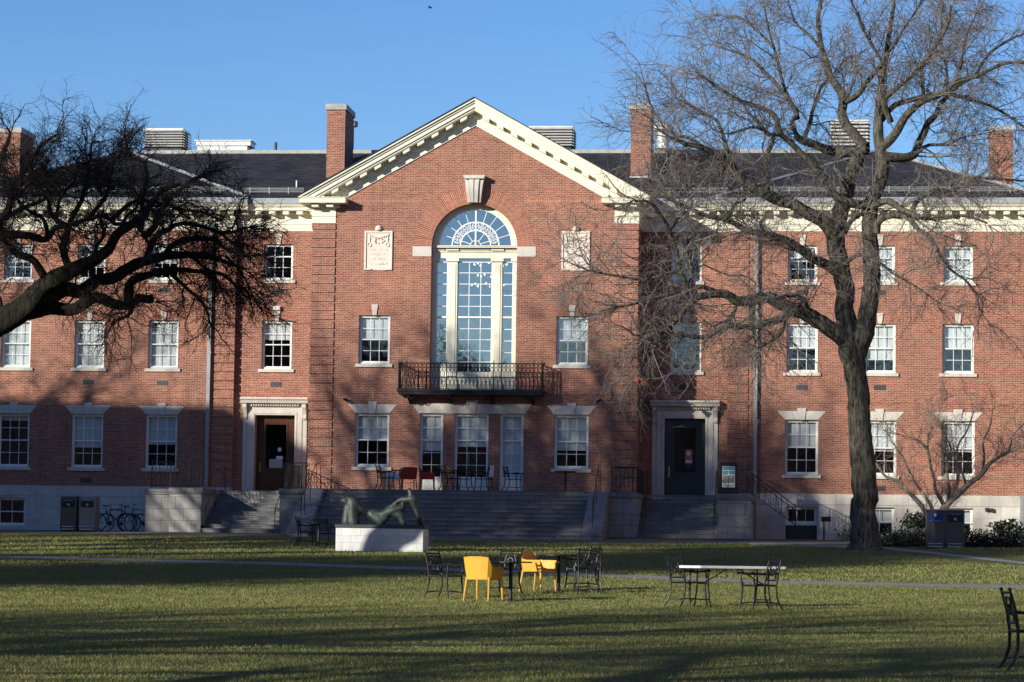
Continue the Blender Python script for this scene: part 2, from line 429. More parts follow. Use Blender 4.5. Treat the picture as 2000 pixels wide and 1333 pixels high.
def window(cx, wd, z0, z1, y, cols=3, rows=(2, 2), blind=0., inner=None, panel=0., french=False, glass='glass', pv=.0):
    """double hung window; rows=(upper, lower); blind = covered fraction of the height"""
    a, b = cx-wd/2, cx+wd/2; yf = y+.10
    fr = MB(); t_ = .055
    fr.box(a, a+t_, yf, yf+.1, z0, z1).box(b-t_, b, yf, yf+.1, z0, z1)
    fr.box(a+t_, b-t_, yf, yf+.1, z1-t_, z1).box(a+t_, b-t_, yf, yf+.1, z0, z0+t_*1.3)
    zb = z0+t_*1.3
    if panel:
        fr.box(a+t_, b-t_, yf+.03, yf+.09, zb, zb+panel); fr.box(a+t_+.1, b-t_-.1, yf+.015, yf+.03, zb+.1, zb+panel-.1)
        zb += panel
    wo = fr.build('window', 'frame', hall)
    zt = z1-t_; nr = rows[0]+rows[1]; zm = zb+(zt-zb)*rows[1]/nr
    s = MB(); st = .038
    A, B = a+t_, b-t_
    for (c, d, yy, n) in ((zm-.02, zt, yf+.03, rows[0]), (zb, zm+.02, yf+.065, rows[1])):
        if n == 0: continue
        s.box(A, A+st, yy, yy+.03, c, d).box(B-st, B, yy, yy+.03, c, d).box(A+st, B-st, yy, yy+.03, d-st, d).box(A+st, B-st, yy, yy+.03, c, c+st*1.15)
        for k in range(1, cols):
            x = A+st+(B-A-2*st)*k/cols; s.box(x-.0095, x+.0095, yy+.003, yy+.022, c+st, d-st)
        for k in range(1, n):
            z = c+st+(d-c-2*st)*k/n; s.box(A+st, B-st, yy+.005, yy+.02, z-.0095, z+.0095)
    s.build('sash', 'white', wo)
    p = MB(); p.face([(A, yf+.052, zm), (B, yf+.052, zm), (B, yf+.052, zt), (A, yf+.052, zt)])
    p.face([(A, yf+.084, zb), (B, yf+.084, zb), (B, yf+.084, zm), (A, yf+.084, zm)]); p.build('pane', glass, wo)
    if blind:
        bl = MB(); zz = zt-(zt-zb)*blind
        bl.box(A+.01, B-.01, yf+.17, yf+.175, zz, zt); bl.box(A+.01, B-.01, yf+.165, yf+.182, zz-.02, zz+.006)
        bl.build('blind', 'blind', wo)
    return wo
def sill(wo, cx, wd, z0, y, h=.12):
    MB().box(cx-wd/2-.11, cx+wd/2+.11, y-.07, y+.11, z0-h, z0).build('sill', 'lime', wo, bevel=.008)
def jack_arch(cx, wd, z1, y, h=.37):
    g = MB(); n = 16; w0, w1 = wd/2+.02, wd/2+.22; yy = y-.006
    for k in range(n):
        a0, a1 = -1+2*k/n, -1+2*(k+1)/n
        g.face([(cx+w0*a0, yy, z1), (cx+w0*a1, yy, z1), (cx+w1*a1, yy, z1+h-.03), (cx+w1*a0, yy, z1+h-.03)],
               [(w1*a0, 0), (w1*a1, 0), (w1*a1, .215), (w1*a0, .215)])
    g.build('brick_lintel', 'soldier', hall)
    MB().prism([(cx-.075, z1-.01), (cx+.075, z1-.01), (cx+.125, z1+h+.02), (cx-.125, z1+h+.02)], y-.05, y+.02).build('keystone', 'lime', hall, bevel=.006)
def stone_lintel(cx, w0, w1, z1, y, h=.33, kh=.43, kw=.15):
    g = MB().prism([(cx-w0, z1), (cx-kw*.8, z1), (cx-kw*1.05, z1+h), (cx-w1, z1+h)], y-.02, y+.05)
    g.prism([(cx+kw*.8, z1), (cx+w0, z1), (cx+w1, z1+h), (cx+kw*1.05, z1+h)], y-.02, y+.05)
    g.build('lintel', 'lime', hall, bevel=.006)
    MB().prism([(cx-kw*.8+.004, z1-.01), (cx+kw*.8-.004, z1-.01), (cx+kw*1.12, z1+kh), (cx-kw*1.12, z1+kh)], y-.055, y+.03).build('keystone', 'lime', hall, bevel=.008)
def vent_grille(cx, z, y):
    g = MB().box(cx-.22, cx+.22, y-.012, y+.03, z-.095, z+.095)
    for k in range(5): g.box(cx-.19, cx+.19, y-.022, y-.012, z-.078+k*.036, z-.062+k*.036)
    g.build('air_vent', 'ventgrille', hall)

# --- openings
W3, W2, W1 = 1.10, 1.17, 1.24
cxs = [12.22, 15.12, 18.02]
for sgn, nm in ((-1, 'left'), (1, 'right')):
    g = MB(); ops = []; bops = []
    for c in cxs:
        x = sgn*c
        ops += [(x-W3/2, x+W3/2, 9.74, 11.14), (x-W2/2, x+W2/2, 6.32, 8.19), (x-W1/2, x+W1/2, 2.48, 4.55)]
        bops.append((x-.55, x+.55, .22, 1.30) if not (sgn == 1 and c == 12.22) else (x-.58, x+.58, .02, 1.30))
    if sgn < 0: bops = [b for b in bops if abs((b[0]+b[1])/2+15.12) > .5]
    xa, xb = sorted((sgn*9.45, sgn*20.85))
    wall_cells(g, xa, xb, 1.78, 11.68, ops, YW)
    for xx in (xa, xb): g.face([(xx, YW, 1.5), (xx, YW+12, 1.5), (xx, YW+12, 12.5), (xx, YW, 12.5)])
    g.face([(xa, YW+12, 0), (xb, YW+12, 0), (xb, YW+12, 12.8), (xa, YW+12, 12.8)])
    g.build('wing_wall', 'brick', hall)
    g = MB(); wall_cells(g, xa-.0, xb+.0, 0, 1.78, bops, YW-.07, .2)
    g.face([(xa, YW-.07, 1.78), (xb, YW-.07, 1.78), (xb, YW+.02, 1.78), (xa, YW+.02, 1.78)])
    for xx in (xa-.004, xb+.004): g.face([(xx, YW-.07, 0), (xx, YW+4, 0), (xx, YW+4, 1.78), (xx, YW-.07, 1.78)])
    g.build('basement_wall', 'base', hall)
    MB().box(xa, xb, YW-.078, YW-.066, 1.365, 1.385).build('stone_joint', 'pier', hall)
    # brick string course
    MB().box(xa+.001, xb-.001, YW-.025, YW+.02, 5.19, 5.255).build('string_course', 'brick', hall)
    # quoins on the inner corner
    for inner in ((9.45, 10.2),):
        a, b = sorted((sgn*inner[0], sgn*inner[1])); z = 1.80; g = MB().box(a+.03, b-.03, YW-.004, YW+.04, 1.80, 11.6)
        while z < 11.6:
            g.box(a+(0 if sgn < 0 else -.018), b+(.018 if sgn < 0 else 0), YW-.045, YW+.05, z, min(z+.26, 11.66)); z += .34
        g.build('quoin', 'brick', hall)
    # interior back wall and floors
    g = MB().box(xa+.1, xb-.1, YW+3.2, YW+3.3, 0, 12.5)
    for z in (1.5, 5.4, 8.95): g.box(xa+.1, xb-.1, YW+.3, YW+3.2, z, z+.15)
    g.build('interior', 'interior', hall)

blinds = {(-1, 12.22): (.52, 1., .55), (-1, 15.12): (.6, .99, .62), (-1, 18.02): (.5, .99, .1),
          (1, 12.22): (.42, .53, .5), (1, 15.12): (1, .72, .55), (1, 18.02): (.99, .5, .55)}
for sgn in (-1, 1):
    for c in cxs:
        b3, b2, b1 = blinds[(sgn, c)]; x = sgn*c
        wo = window(x, W3, 9.74, 11.14, YW, rows=(1, 2), blind=b3); sill(wo, x, W3, 9.74, YW); jack_arch(x, W3, 11.14, YW)
        wo = window(x, W2, 6.32, 8.19, YW, rows=(2, 2), blind=b2); sill(wo, x, W2, 6.32, YW); jack_arch(x, W2, 8.19, YW)
        wo = window(x, W1, 2.48, 4.55, YW, rows=(2, 2), blind=b1); sill(wo, x, W1, 2.48, YW); stone_lintel(x, W1/2, W1/2+.30, 4.55, YW)
        if sgn == 1 or c != 15.12:
            if sgn == 1 and c == 12.22:
                wo = window(x, 1.16, .66, 1.30, YW-.04, cols=3, rows=(1, 0))
                MB().box(x-.54, x+.54, YW+.06, YW+.12, .02, .62).build('basement_door', 'darkdoor', hall)
                MB().box(x-.58, x+.58, YW+.02, YW+.10, .60, .66).build('transom_bar', 'frame', hall)
            else:
                window(x, 1.10, .22, 1.30, YW-.04, cols=2, rows=(1, 1), blind=.55 if sgn > 0 else 0)
    for cx, z in ((12.22, 5.77), (15.12, 5.78), (12.22, 9.35), (15.12, 9.35), (15.12, 2.0)): vent_grille(sgn*cx, z, YW)
    vent_grille(sgn*7.83, 5.76, YC); vent_grille(sgn*7.83, 9.32, YC)

# connectors
for sgn in (-1, 1):
    c = sgn*7.84; a, b = sorted((sgn*6.12, sgn*9.45))
    ops = [(c-.585, c+.585, 6.34, 8.22), (c-.57, c+.57, 9.77, 11.17), (c-.77, c+.77, T, 4.57)]
    g = MB(); wall_cells(g, a, b, T-.3, 11.68, ops, YC, .12)
    g.build('connector_wall', 'brick', hall)
    wo = window(c, 1.17, 6.34, 8.22, YC, rows=(2, 2), blind=.38 if sgn < 0 else .3); sill(wo, c, 1.17, 6.34, YC); jack_arch(c, 1.17, 8.22, YC)
    wo = window(c, 1.14, 9.77, 11.17, YC, rows=(1, 2), blind=0); sill(wo, c, 1.14, 9.77, YC); jack_arch(c, 1.14, 11.17, YC)
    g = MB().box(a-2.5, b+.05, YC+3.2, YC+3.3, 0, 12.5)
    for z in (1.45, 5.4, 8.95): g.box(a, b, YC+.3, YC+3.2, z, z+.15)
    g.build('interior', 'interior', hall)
    MB().box(a, b, YC-.025, YC+.02, 5.32, 5.385).build('string_course', 'brick', hall)
    # door surround
    g = MB()
    for s_ in (-1, 1):
        g.box(*sorted((c+s_*.77, c+s_*1.06)), YC-.08, YC+.3, T, 4.86)
        g.box(*sorted((c+s_*1.06, c+s_*1.24)), YC-.05, YC+.05, T, 4.99)
        g.box(*sorted((c+s_*.80, c+s_*.86)), YC-.10, YC-.08, T+.02, 4.62)
    g.box(c-.77, c+.77, YC-.08, YC+.3, 4.57, 4.86); g.box(c-.86, c+.86, YC-.10, YC-.08, 4.62, 4.68)
    g.box(c-1.06, c+1.06, YC-.09, YC+.05, 4.86, 4.99)
    ds = g.build('door_surround', 'lime', hall, bevel=.01)
    g = MB().prism([(YC+.05, 4.99), (YC-.30, 4.99+.03), (YC-.34, 5.12), (YC-.40, 5.17), (YC-.40, 5.24), (YC+.05, 5.26)], c-1.31, c+1.31, 'x')
    g.build('hood', 'lime', ds, bevel=.006)
    g = MB()
    g.box(c-.95, c+.95, YC-.12, YC-.0901, 4.905, 4.985)
    for k in range(20): x = c-.90+k*.0945; g.box(x-.022, x+.022, YC-.20, YC-.09, 4.905, 4.985)
    g.build('dentil', 'lime', ds)
    for s_ in (-1, 1):
        pr = [(YC-.05, 4.99), (YC-.30, 4.99), (YC-.29, 4.86), (YC-.20, 4.74), (YC-.13, 4.60), (YC-.15, 4.47), (YC-.11, 4.40), (YC-.05, 4.42)]
        MB().prism(pr, c+s_*1.15-.075, c+s_*1.15+.075, 'x').build('scroll_bracket', 'lime', ds, bevel=.012)
    MB().box(*sorted((c+sgn*0-.77, c+.77)), YC+.28, YC+.3, 4.5, 4.57)
    mat = 'wood' if sgn < 0 else 'darkdoor'
    y0 = YC+.26
    g = MB().box(c-.77, c-.40, y0, y0+.07, T, 4.57).box(c+.40, c+.77, y0, y0+.07, T, 4.57).box(c-.40, c+.40, y0, y0+.07, 4.22, 4.57).box(c-.40, c+.40, y0, y0+.07, T, 2.55)
    g.box(c-.46, c-.40, y0-.02, y0, 2.5, 4.28).box(c+.40, c+.46, y0-.02, y0, 2.5, 4.28).box(c-.40, c+.40, y0-.02, y0, 4.22, 4.28).box(c-.40, c+.40, y0-.02, y0, 2.49, 2.55)
    g.box(c-.30, c+.30, y0-.015, y0, T+.2, 2.35)
    dr = g.build('door', mat, hall, bevel=.006)
    MB().box(c-.40, c+.40, y0+.03, y0+.036, 2.55, 4.22).build('glass', 'doorglass', dr)
    MB().tube([(c-.60, y0, 2.45), (c-.60, y0-.07, 2.47), (c-.60, y0-.07, 2.68), (c-.60, y0, 2.70)], .014, 8).box(c-.63, c-.57, y0-.008, y0, 2.38, 2.76).build('handle', 'brass', dr)
    # notices stuck on the glass
    nx = c+.14
    if sgn > 0:
        MB().box(nx-.13, nx+.13, y0+.026, y0+.03, 3.02, 3.42).build('notice', 'orange', dr)
    MB().prism([(nx+.08*math.cos(a*math.pi/8), 3.27+.08*math.sin(a*math.pi/8)) for a in range(16)], y0+.022, y0+.026).build('notice', 'towel', dr)
    MB().box(nx-.12, nx+.13, y0+.022, y0+.026, 2.90, 3.02).build('notice', 'towel', dr)
    if sgn < 0:
        MB().box(c-.26, c+.26, y0+.026, y0+.03, 2.56, 2.9).build('notice', 'chimneycap', dr)
    else:
        MB().box(nx-.1, nx+.1, y0+.022, y0+.026, 2.72, 2.90).build('notice', 'blue', dr)

# pavilion wall with arched opening and gable
m_g = .56; ZA = 15.38
AR, SP = 1.61, 10.83
g = MB()
pops = []
for s_ in (-1, 1):
    pops += [(s_*3.73-.64, s_*3.73+.64, 2.55, 4.56), (s_*3.71-.59, s_*3.71+.59, 6.40, 8.24), (s_*1.505-.44, s_*1.505+.44, T, 4.57)]
pops += [(-.64, .64, T, 4.57), (-AR, AR, 5.45, SP)]
wall_cells(g, -6.12, 6.12, T-.1, SP, pops, YP, .14)
ZT = 12.70
for s_ in (-1, 1):
    g.face([(s_*2.6, YP, SP), (s_*6.12, YP, SP), (s_*6.12, YP, 11.95), (s_*2.6, YP, 11.95)])
    g.face([(s_*2.6, YP, 11.95), (s_*6.12, YP, 11.95), (s_*((ZA-11.95)/m_g) if (ZA-11.95)/m_g < 6.12 else s_*6.12, YP, 11.951), (s_*5.0, YP, ZT), (s_*2.6, YP, ZT)])
    g.face([(s_*2.24, YP, SP), (s_*2.6, YP, SP), (s_*2.6, YP, ZT), (s_*2.24, YP, ZT)])
# spandrels between arc (inner radius 2.24 handled by the brick arch rings)
n = 24; RO = 2.24
for k in range(n):
    x0, x1 = RO*math.cos(math.pi*k/n), RO*math.cos(math.pi*(k+1)/n)
    z0, z1 = SP+RO*math.sin(math.pi*k/n), SP+RO*math.sin(math.pi*(k+1)/n)
    top = 13.3
    for lo, hi in ((0, 1),):
        g.face([(x0, YP, z0), (x1, YP, z1), (x1, YP, top), (x0, YP, top)])
for s_ in (-1, 1):
    g.face([(s_*2.24, YP, ZT), (s_*4.786, YP, ZT), (s_*3.714, YP, 13.3), (s_*2.24, YP, 13.3)])
g.face([(-3.714, YP, 13.3), (3.714, YP, 13.3), (0, YP, ZA)])
for s_ in (-1, 1):
    g.face([(s_*6.12, YP, 0), (s_*6.12, YC, 0), (s_*6.12, YC, 12.4), (s_*6.12, YP, 12.4)])
g.build('pavilion_wall', 'brick', hall)
# brick arch rings, each with radial bricks
g = MB(); n = 60
for (r0, r1, yy) in ((AR, AR+.20, -.004), (AR+.20, AR+.42, -.004), (AR+.42, RO+.02, -.012)):
    for k in range(n):
        a, b = math.pi*k/n, math.pi*(k+1)/n
        P = [(r*math.cos(t), yy, SP+r*math.sin(t)) for r, t in ((r0, a), (r1, a), (r1, b), (r0, b))]
        g.face(P, [(a*1.95, 0), (a*1.95, .21), (b*1.95, .21), (b*1.95, 0)])
    P0 = [(r0*math.cos(t), SP+r0*math.sin(t)) for t in (0,)]
g.build('brick_arch', 'soldier', hall)
g = MB()
for k in range(n):
    a, b = math.pi*k/n, math.pi*(k+1)/n
    g.face([(AR*math.cos(a), -.004, SP+AR*math.sin(a)), (AR*math.cos(b), -.004, SP+AR*math.sin(b)), (AR*math.cos(b), .46, SP+AR*math.sin(b)), (AR*math.cos(a), .46, SP+AR*math.sin(a))],
           [(a*1.7, 0), (b*1.7, 0), (b*1.7, .46), (a*1.7, .46)])
for s_ in (-1, 1):
    g.face([(s_*AR, .13, 5.45), (s_*AR, .46, 5.45), (s_*AR, .46, SP), (s_*AR, .13, SP)])
g.build('arch_reveal', 'brick', hall)
for s_ in (-1, 1): MB().box(*sorted((s_*AR, s_*2.32)), -.015, .03, 10.45, SP).build('impost', 'lime', hall, bevel=.006)
MB().box(-5.12, -2.0, -.006, .01, 12.44, 12.66).box(2.0, 5.12, -.006, .01, 12.44, 12.66).build('soldier_course', 'soldier', hall)
MB().box(-6.12, 6.12, -.025, .02, 5.30, 5.365).build('string_course', 'brick', hall)
# scrolled keystone
g = MB()
for k, (u0, u1, dp) in enumerate(((-1, -.62, .22), (-.56, -.06, .28), (.06, .56, .28), (.62, 1, .22), (-.62, .62, .17))):
    pr = []
    ks = 10
    for i in range(ks):
        z0, z1 = 12.46+.88*i/ks, 12.46+.88*(i+1)/ks
        h0, h1 = .235+.12*(i/ks), .235+.12*((i+1)/ks)
        b0 = dp+.10*math.sin(i/ks*math.pi*1.1-.5)+.02; b1 = dp+.10*math.sin((i+1)/ks*math.pi*1.1-.5)+.02
        g.raw([(u0*h0, 0, z0), (u1*h0, 0, z0), (u1*h0, -b0, z0), (u0*h0, -b0, z0), (u0*h1, 0, z1), (u1*h1, 0, z1), (u1*h1, -b1, z1), (u0*h1, -b1, z1)],
              [(0,1,2,3),(4,5,6,7),(2,3,7,6),(0,3,7,4),(1,2,6,5)])
g.prism([(-.37, 13.34), (.37, 13.34), (.41, 13.47), (-.41, 13.47)], -.40, 0)
g.build('carved_keystone', 'lime', hall)
# quoins of the pavilion
for s_ in (-1, 1):
    g = MB().box(*sorted((s_*5.28, s_*6.10)), -.004, .04, T, 11.6); z = T
    while z < 11.6:
        g.box(*sorted((s_*5.25, s_*6.150)), -.050, .05, z, min(z+.26, 11.68)); z += .34
    g.build('quoin', 'brick', hall)
# pavilion windows
bl = {(-1, 1): .45, (1, 1): .62, (-1, 2): .52, (1, 2): .5}
for s_ in (-1, 1):
    wo = window(s_*3.73, 1.28, 2.55, 4.56, YP, rows=(2, 2), blind=(.5 if s_ < 0 else .66)); sill(wo, s_*3.73, 1.28, 2.55, YP, .13)
    stone_lintel(s_*3.73, .64, .93, 4.56, YP)
    wo = window(s_*3.71, 1.18, 6.40, 8.24, YP, rows=(2, 2), blind=(.5 if s_ < 0 else .53)); sill(wo, s_*3.71, 1.18, 6.40, YP); jack_arch(s_*3.71, 1.18, 8.24, YP)
window(-1.505, .88, T, 4.57, YP, cols=2, rows=(2, 3), blind=.56, panel=.5)
window(0, 1.28, T, 4.57, YP, cols=3, rows=(2, 3), blind=.49, panel=.5)
window(1.505, .88, T, 4.57, YP, cols=2, rows=(2, 3), blind=1., panel=.5)
stone_lintel(0, 2.0, 2.24, 4.57, YP, h=.36, kh=.48, kw=.2)
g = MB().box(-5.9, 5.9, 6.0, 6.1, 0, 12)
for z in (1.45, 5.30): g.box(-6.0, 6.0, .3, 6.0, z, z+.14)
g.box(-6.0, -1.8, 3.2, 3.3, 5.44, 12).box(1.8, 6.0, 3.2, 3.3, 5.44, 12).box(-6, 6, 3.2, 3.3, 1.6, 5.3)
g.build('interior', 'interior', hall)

# --- the arched window
YG = YP+.42
g = MB()
g.ring(0, SP+.06, 1.38, .23, YG-.05, YG+.12, n=40)
for s_ in (-1, 1):
    g.box(*sorted((s_*1.44, s_*1.61)), YG-.04, YG+.12, 5.45, 10.38)
    g.box(*sorted((s_*.655, s_*1.03)), YG-.05, YG+.10, 5.45, 10.30)        # pilaster
    g.box(*sorted((s_*.72, s_*.965)), YG-.075, YG-.05, 6.3, 10.2)
    g.box(*sorted((s_*.60, s_*1.08)), YG-.12, YG+.10, 10.30, 10.42)
    g.box(*sorted((s_*.62, s_*1.06)), YG-.13, YG+.10, 5.45, 5.75)
    g.box(*sorted((s_*1.03, s_*1.44)), YG, YG+.08, 5.45, 6.45)              # panel under the side light
    g.box(*sorted((s_*1.10, s_*1.38)), YG-.02, YG, 5.6, 6.3)
    g.box(*sorted((s_*1.36, s_*1.61)), YG-.09, YG-.04, 10.30, 10.42)
g.box(-.655, .655, YG, YG+.08, 5.45, 6.12); g.box(-.5, .5, YG-.02, YG, 5.6, 6.0)
g.box(-1.61, 1.61, YG-.08, YG+.12, 10.42, 10.64)
g.box(-1.61, 1.61, YG-.12, YG+.12, 10.64, 10.70)
for a, b in ((-1.61, -1.14), (-1.10, -.60), (-.56, .56), (.60, 1.10), (1.14, 1.61)):
    e = .04 if abs(a+b)/2 > .6 and abs(a+b)/2 < 1.0 else 0
    g.box(a, b, YG-.17-e, YG+.10, 10.70, 10.80)
g.box(-1.61, 1.61, YG-.22, YG+.10, 10.80, 10.89)
aw = g.build('arched_window', 'cream', hall, bevel=.006)
g = MB()
def muntins(x0, x1, z0, z1, cols, rows, y):
    g.box(x0, x0+.03, y, y+.04, z0, z1).box(x1-.03, x1, y, y+.04, z0, z1).box(x0, x1, y, y+.04, z0, z0+.04).box(x0, x1, y, y+.04, z1-.03, z1)
    for k in range(1, cols):
        x = x0+(x1-x0)*k/cols; g.box(x-.013, x+.013, y+.005, y+.035, z0, z1)
    for k in range(1, rows):
        z = z0+(z1-z0)*k/rows; g.box(x0, x1, y+.008, y+.032, z-.013, z+.013)
ZR = 8.20
muntins(-.655, .655, ZR, 10.30, 3, 5, YG+.01); muntins(-.655, .655, 6.12, ZR, 3, 5, YG+.05)
for s_ in (-1, 1):
    a, b = sorted((s_*1.03, s_*1.44)); muntins(a, b, ZR, 10.30, 1, 5, YG+.01); muntins(a, b, 6.45, ZR, 1, 4, YG+.05)
g.box(-.655, .655, YG, YG+.05, ZR-.02, ZR+.04)
for s_ in (-1, 1): g.box(*sorted((s_*1.03, s_*1.44)), YG, YG+.05, ZR-.02, ZR+.04)
g.build('muntin', 'white', aw)
g = MB(); zc = SP+.08; y0, y1 = YG+.0, YG+.04
g.box(-.028, .028, y0-.01, y1, zc, zc+1.39)
g.ring(0, zc, .86, .045, y0, y1, n=36).ring(0, zc, .55, .04, y0, y1, n=30).ring(0, zc, .18, .022, y0, y1, n=16)
g.ring(0, zc, 1.345, .04, y0, y1, n=40)
def radial(a, r0, r1, t_=.011):
    c_, s_ = math.cos(a), math.sin(a)
    g.prism([(r0*c_+t_*s_, zc+r0*s_-t_*c_), (r1*c_+t_*s_, zc+r1*s_-t_*c_), (r1*c_-t_*s_, zc+r1*s_+t_*c_), (r0*c_-t_*s_, zc+r0*s_+t_*c_)], y0+.006, y1-.004)
for k in range(1, 10):
    if k != 5: radial(math.pi*k/10, .9, 1.37)
for k in (1, 3, 7, 9): radial(math.pi*k/10, .19, .56)
for k in (1, 3, 5, 7, 9):
    a = math.pi*k/10; cx_, cz_ = .725*math.cos(a), zc+.725*math.sin(a)
    g.ring(cx_, cz_, .125, .022, y0+.004, y1-.004, 0, 2*math.pi, 20)
    for q in range(4):
        b = a+math.pi/4+q*math.pi/2
        g.ring(cx_+.15*math.cos(b), cz_+.15*math.sin(b), .125, .016, y0+.01, y1-.01, b+math.pi-.85, b+math.pi+.85, 8)
for k in (2, 4, 6, 8):
    for d in (-.055, 0, .055): radial(math.pi*k/10+d, .59, .87, .009)
    a = math.pi*k/10; g.ring(0, zc, .715, .018, y0+.006, y1-.006, a-.1, a+.1, 4)
g.build('fan_tracery', 'white', aw)
g = MB()
g.face([(-1.5, YG+.03, 10.85)]+[(1.40*math.cos(a), YG+.03, SP+.06+1.40*math.sin(a)) for a in [math.pi-math.pi*k/30 for k in range(31)]]+[(1.5, YG+.03, 10.85)])
g.face([(-1.5, YG+.035, ZR), (1.5, YG+.035, ZR), (1.5, YG+.035, 10.45), (-1.5, YG+.035, 10.45)])
g.face([(-1.5, YG+.07, 6.0), (1.5, YG+.07, 6.0), (1.5, YG+.07, ZR), (-1.5, YG+.07, ZR)])
g.build('pane', 'bigglass', aw)

# --- plaques
for s_ in (-1, 1):
    cx = s_*3.60-.0; cx = -3.61 if s_ < 0 else 3.81-.0
    x0, x1 = cx-.53, cx+.53
    g = MB().box(x0, x1, -.02, .02, 9.93, 11.41)
    g.box(x0, x0+.07, -.06, -.02, 9.93, 11.41).box(x1-.07, x1, -.06, -.02, 9.93, 11.41).box(x0+.07, x1-.07, -.06, -.02, 11.33, 11.41)
    g.box(x0+.07, x0+.28, -.06, -.02, 9.93, 9.99).box(x1-.28, x1-.07, -.06, -.02, 9.93, 9.99)
    pl = g.build('plaque', 'plaque', hall, bevel=.008)
    g = MB().lathe([(.02, .0), (.13, .02), (.14, .09), (.08, .19), (.01, .22)], (cx, -.04, 11.40), 12)
    g.build('finial', 'plaque', pl, smooth=True)
    g = MB()
    for q in (-1, 1):
        xx = cx+q*.34
        g.tube([(xx, -.03, 11.27), (xx+.02, -.05, 11.1), (xx, -.03, 10.95)], .022, 6)
        g.tube([(xx+.07*math.cos(a), -.04, 10.89+.07*math.sin(a)) for a in np.linspace(0, 6.2, 12)], .022, 5)
    pts = [(cx-.40+.8*k/24, -.045, 11.27-.12*math.sin(math.pi*k/24)+.02*math.sin(k*2.1)) for k in range(25)]
    g.tube(pts, [.02+.014*abs(math.sin(k*1.3)) for k in range(25)], 6)
    random.seed(3)
    for k in range(9):
        a = k/9*6.28; px_, pz_ = cx+.17*math.cos(a), 11.0+.09*math.sin(a)
        g.tube([(px_, -.03, pz_), (px_+.05*math.cos(a*2), -.06, pz_+.04), (px_+.08*math.cos(a*2.3), -.03, pz_+.02)], [.02, .028, .01], 5)
    if s_ > 0:
        for k in range(14):
            px_, pz_ = cx+random.uniform(-.34, .34), random.uniform(10.1, 10.85)
            g.tube([(px_-.05, -.03, pz_), (px_, -.06, pz_+.05), (px_+.07, -.03, pz_)], [.02, .03, .012], 5)
    g.box(cx-.40, cx+.40, -.028, -.019, 10.84 if s_ < 0 else 10.05, 11.30)
    g.build('carving', 'plaque', pl, smooth=False)
    if s_ < 0:   # worn incised lettering, not legible in the photograph: shallow vertical cuts in rows
        g = MB()
        for r_ in range(4):
            zz = 10.66-r_*.18; x = cx-.36
            while x < cx+.34:
                wch = random.uniform(.03, .07); g.box(x, x+.008, -.0225, -.0195, zz, zz+.08)
                if random.random() < .5: g.box(x, x+wch, -.0225, -.0195, zz+random.choice((0, .036, .072)), zz+.008+random.choice((0, .036, .066)))
                x += wch+.03
        g.build('worn_lettering', 'chimneycap', pl)

# --- cornices
_mod = []
def modillions(xs, y, z):
    for x in xs:
        if not _mod:
            g = MB().box(-.115, .115, -.40, -.06, 0, .13).box(-.13, .13, -.42, -.06, .13, .155)
            _mod.append(g.build('modillion', 'cream', hall, loc=(x, y, z)))
        else:
            c = _mod[0].copy(); COL.objects.link(c); c.location = (x, y, z)
def cornice(x0, x1, y, ends=(0, 0), top=12.88, xs=None):
    g = MB()
    g.box(x0, x1, y-.03, y+.3, 11.66, 11.74); g.box(x0, x1, y-.045, y+.3, 11.74, 11.92); g.box(x0, x1, y-.075, y+.3, 11.92, 11.97)
    g.box(x0, x1, y-.03, y+.3, 11.97, 12.26)
    g.build('frieze', 'cream', hall)
    g = MB().prism([(y+.3, 12.26), (y-.06, 12.26), (y-.08, 12.40), (y+.3, 12.40)], x0-ends[0]*.05, x1+ends[1]*.05, 'x')
    a, b = x0-ends[0]*.5, x1+ends[1]*.5
    g.prism([(y+.3, 12.415), (y-.47, 12.415), (y-.47, 12.52), (y-.52, 12.55), (y-.58, 12.64), (y+.3, 12.64)], a, b, 'x')
    g.build('cornice', 'cream', hall)
    MB().prism([(y+.3, 12.643), (y-.59, 12.643), (y-.60, 12.68), (y-.55, 12.88), (y+.3, 12.95)], a-.01*ends[0], b+.01*ends[1], 'x').build('gutter', 'lead', hall)
for sgn in (-1, 1):
    a, b = sorted((sgn*6.12, sgn*9.45)); cornice(a, b, YC)
    modillions([sgn*(6.45+.535*k) for k in range(6)], YC, 12.27)
    a, b = sorted((sgn*9.45, sgn*20.85)); cornice(a, b, YW, (1, 1))
    modillions([sgn*(9.62+.535*k) for k in range(21)], YW, 12.27)
# pavilion corner entablature and returns
for s_ in (-1, 1):
    a, b = sorted((s_*5.25, s_*6.16))
    g = MB().box(a, b, -.03, YC, 11.70, 11.95).box(a, b+(.0), -.06, YC, 11.95, 12.0).box(a, b, -.03, YC, 12.0, 12.26)
    g.build('frieze', 'cream', hall)
    a, b = sorted((s_*4.80, s_*6.55))
    g = MB().box(a, b, -.62, YC-.3, 12.40, 12.58).box(a+.0, b, -.66, YC-.3, 12.58, 12.615)
    g.box(*sorted((s_*5.1, s_*6.2)), -.10, YC-.3, 12.26, 12.40)
    g.build('cornice_return', 'cream', hall)
    for x in (s_*5.42, s_*5.98): MB().box(x-.13, x+.13, -.45, -.08, 12.27, 12.395).build('modillion', 'cream', hall)
    for yy in (.4, 1.0, 1.6): MB().box(*sorted((s_*6.18, s_*6.46)), yy-.12, yy+.12, 12.27, 12.395).build('modillion', 'cream', hall)
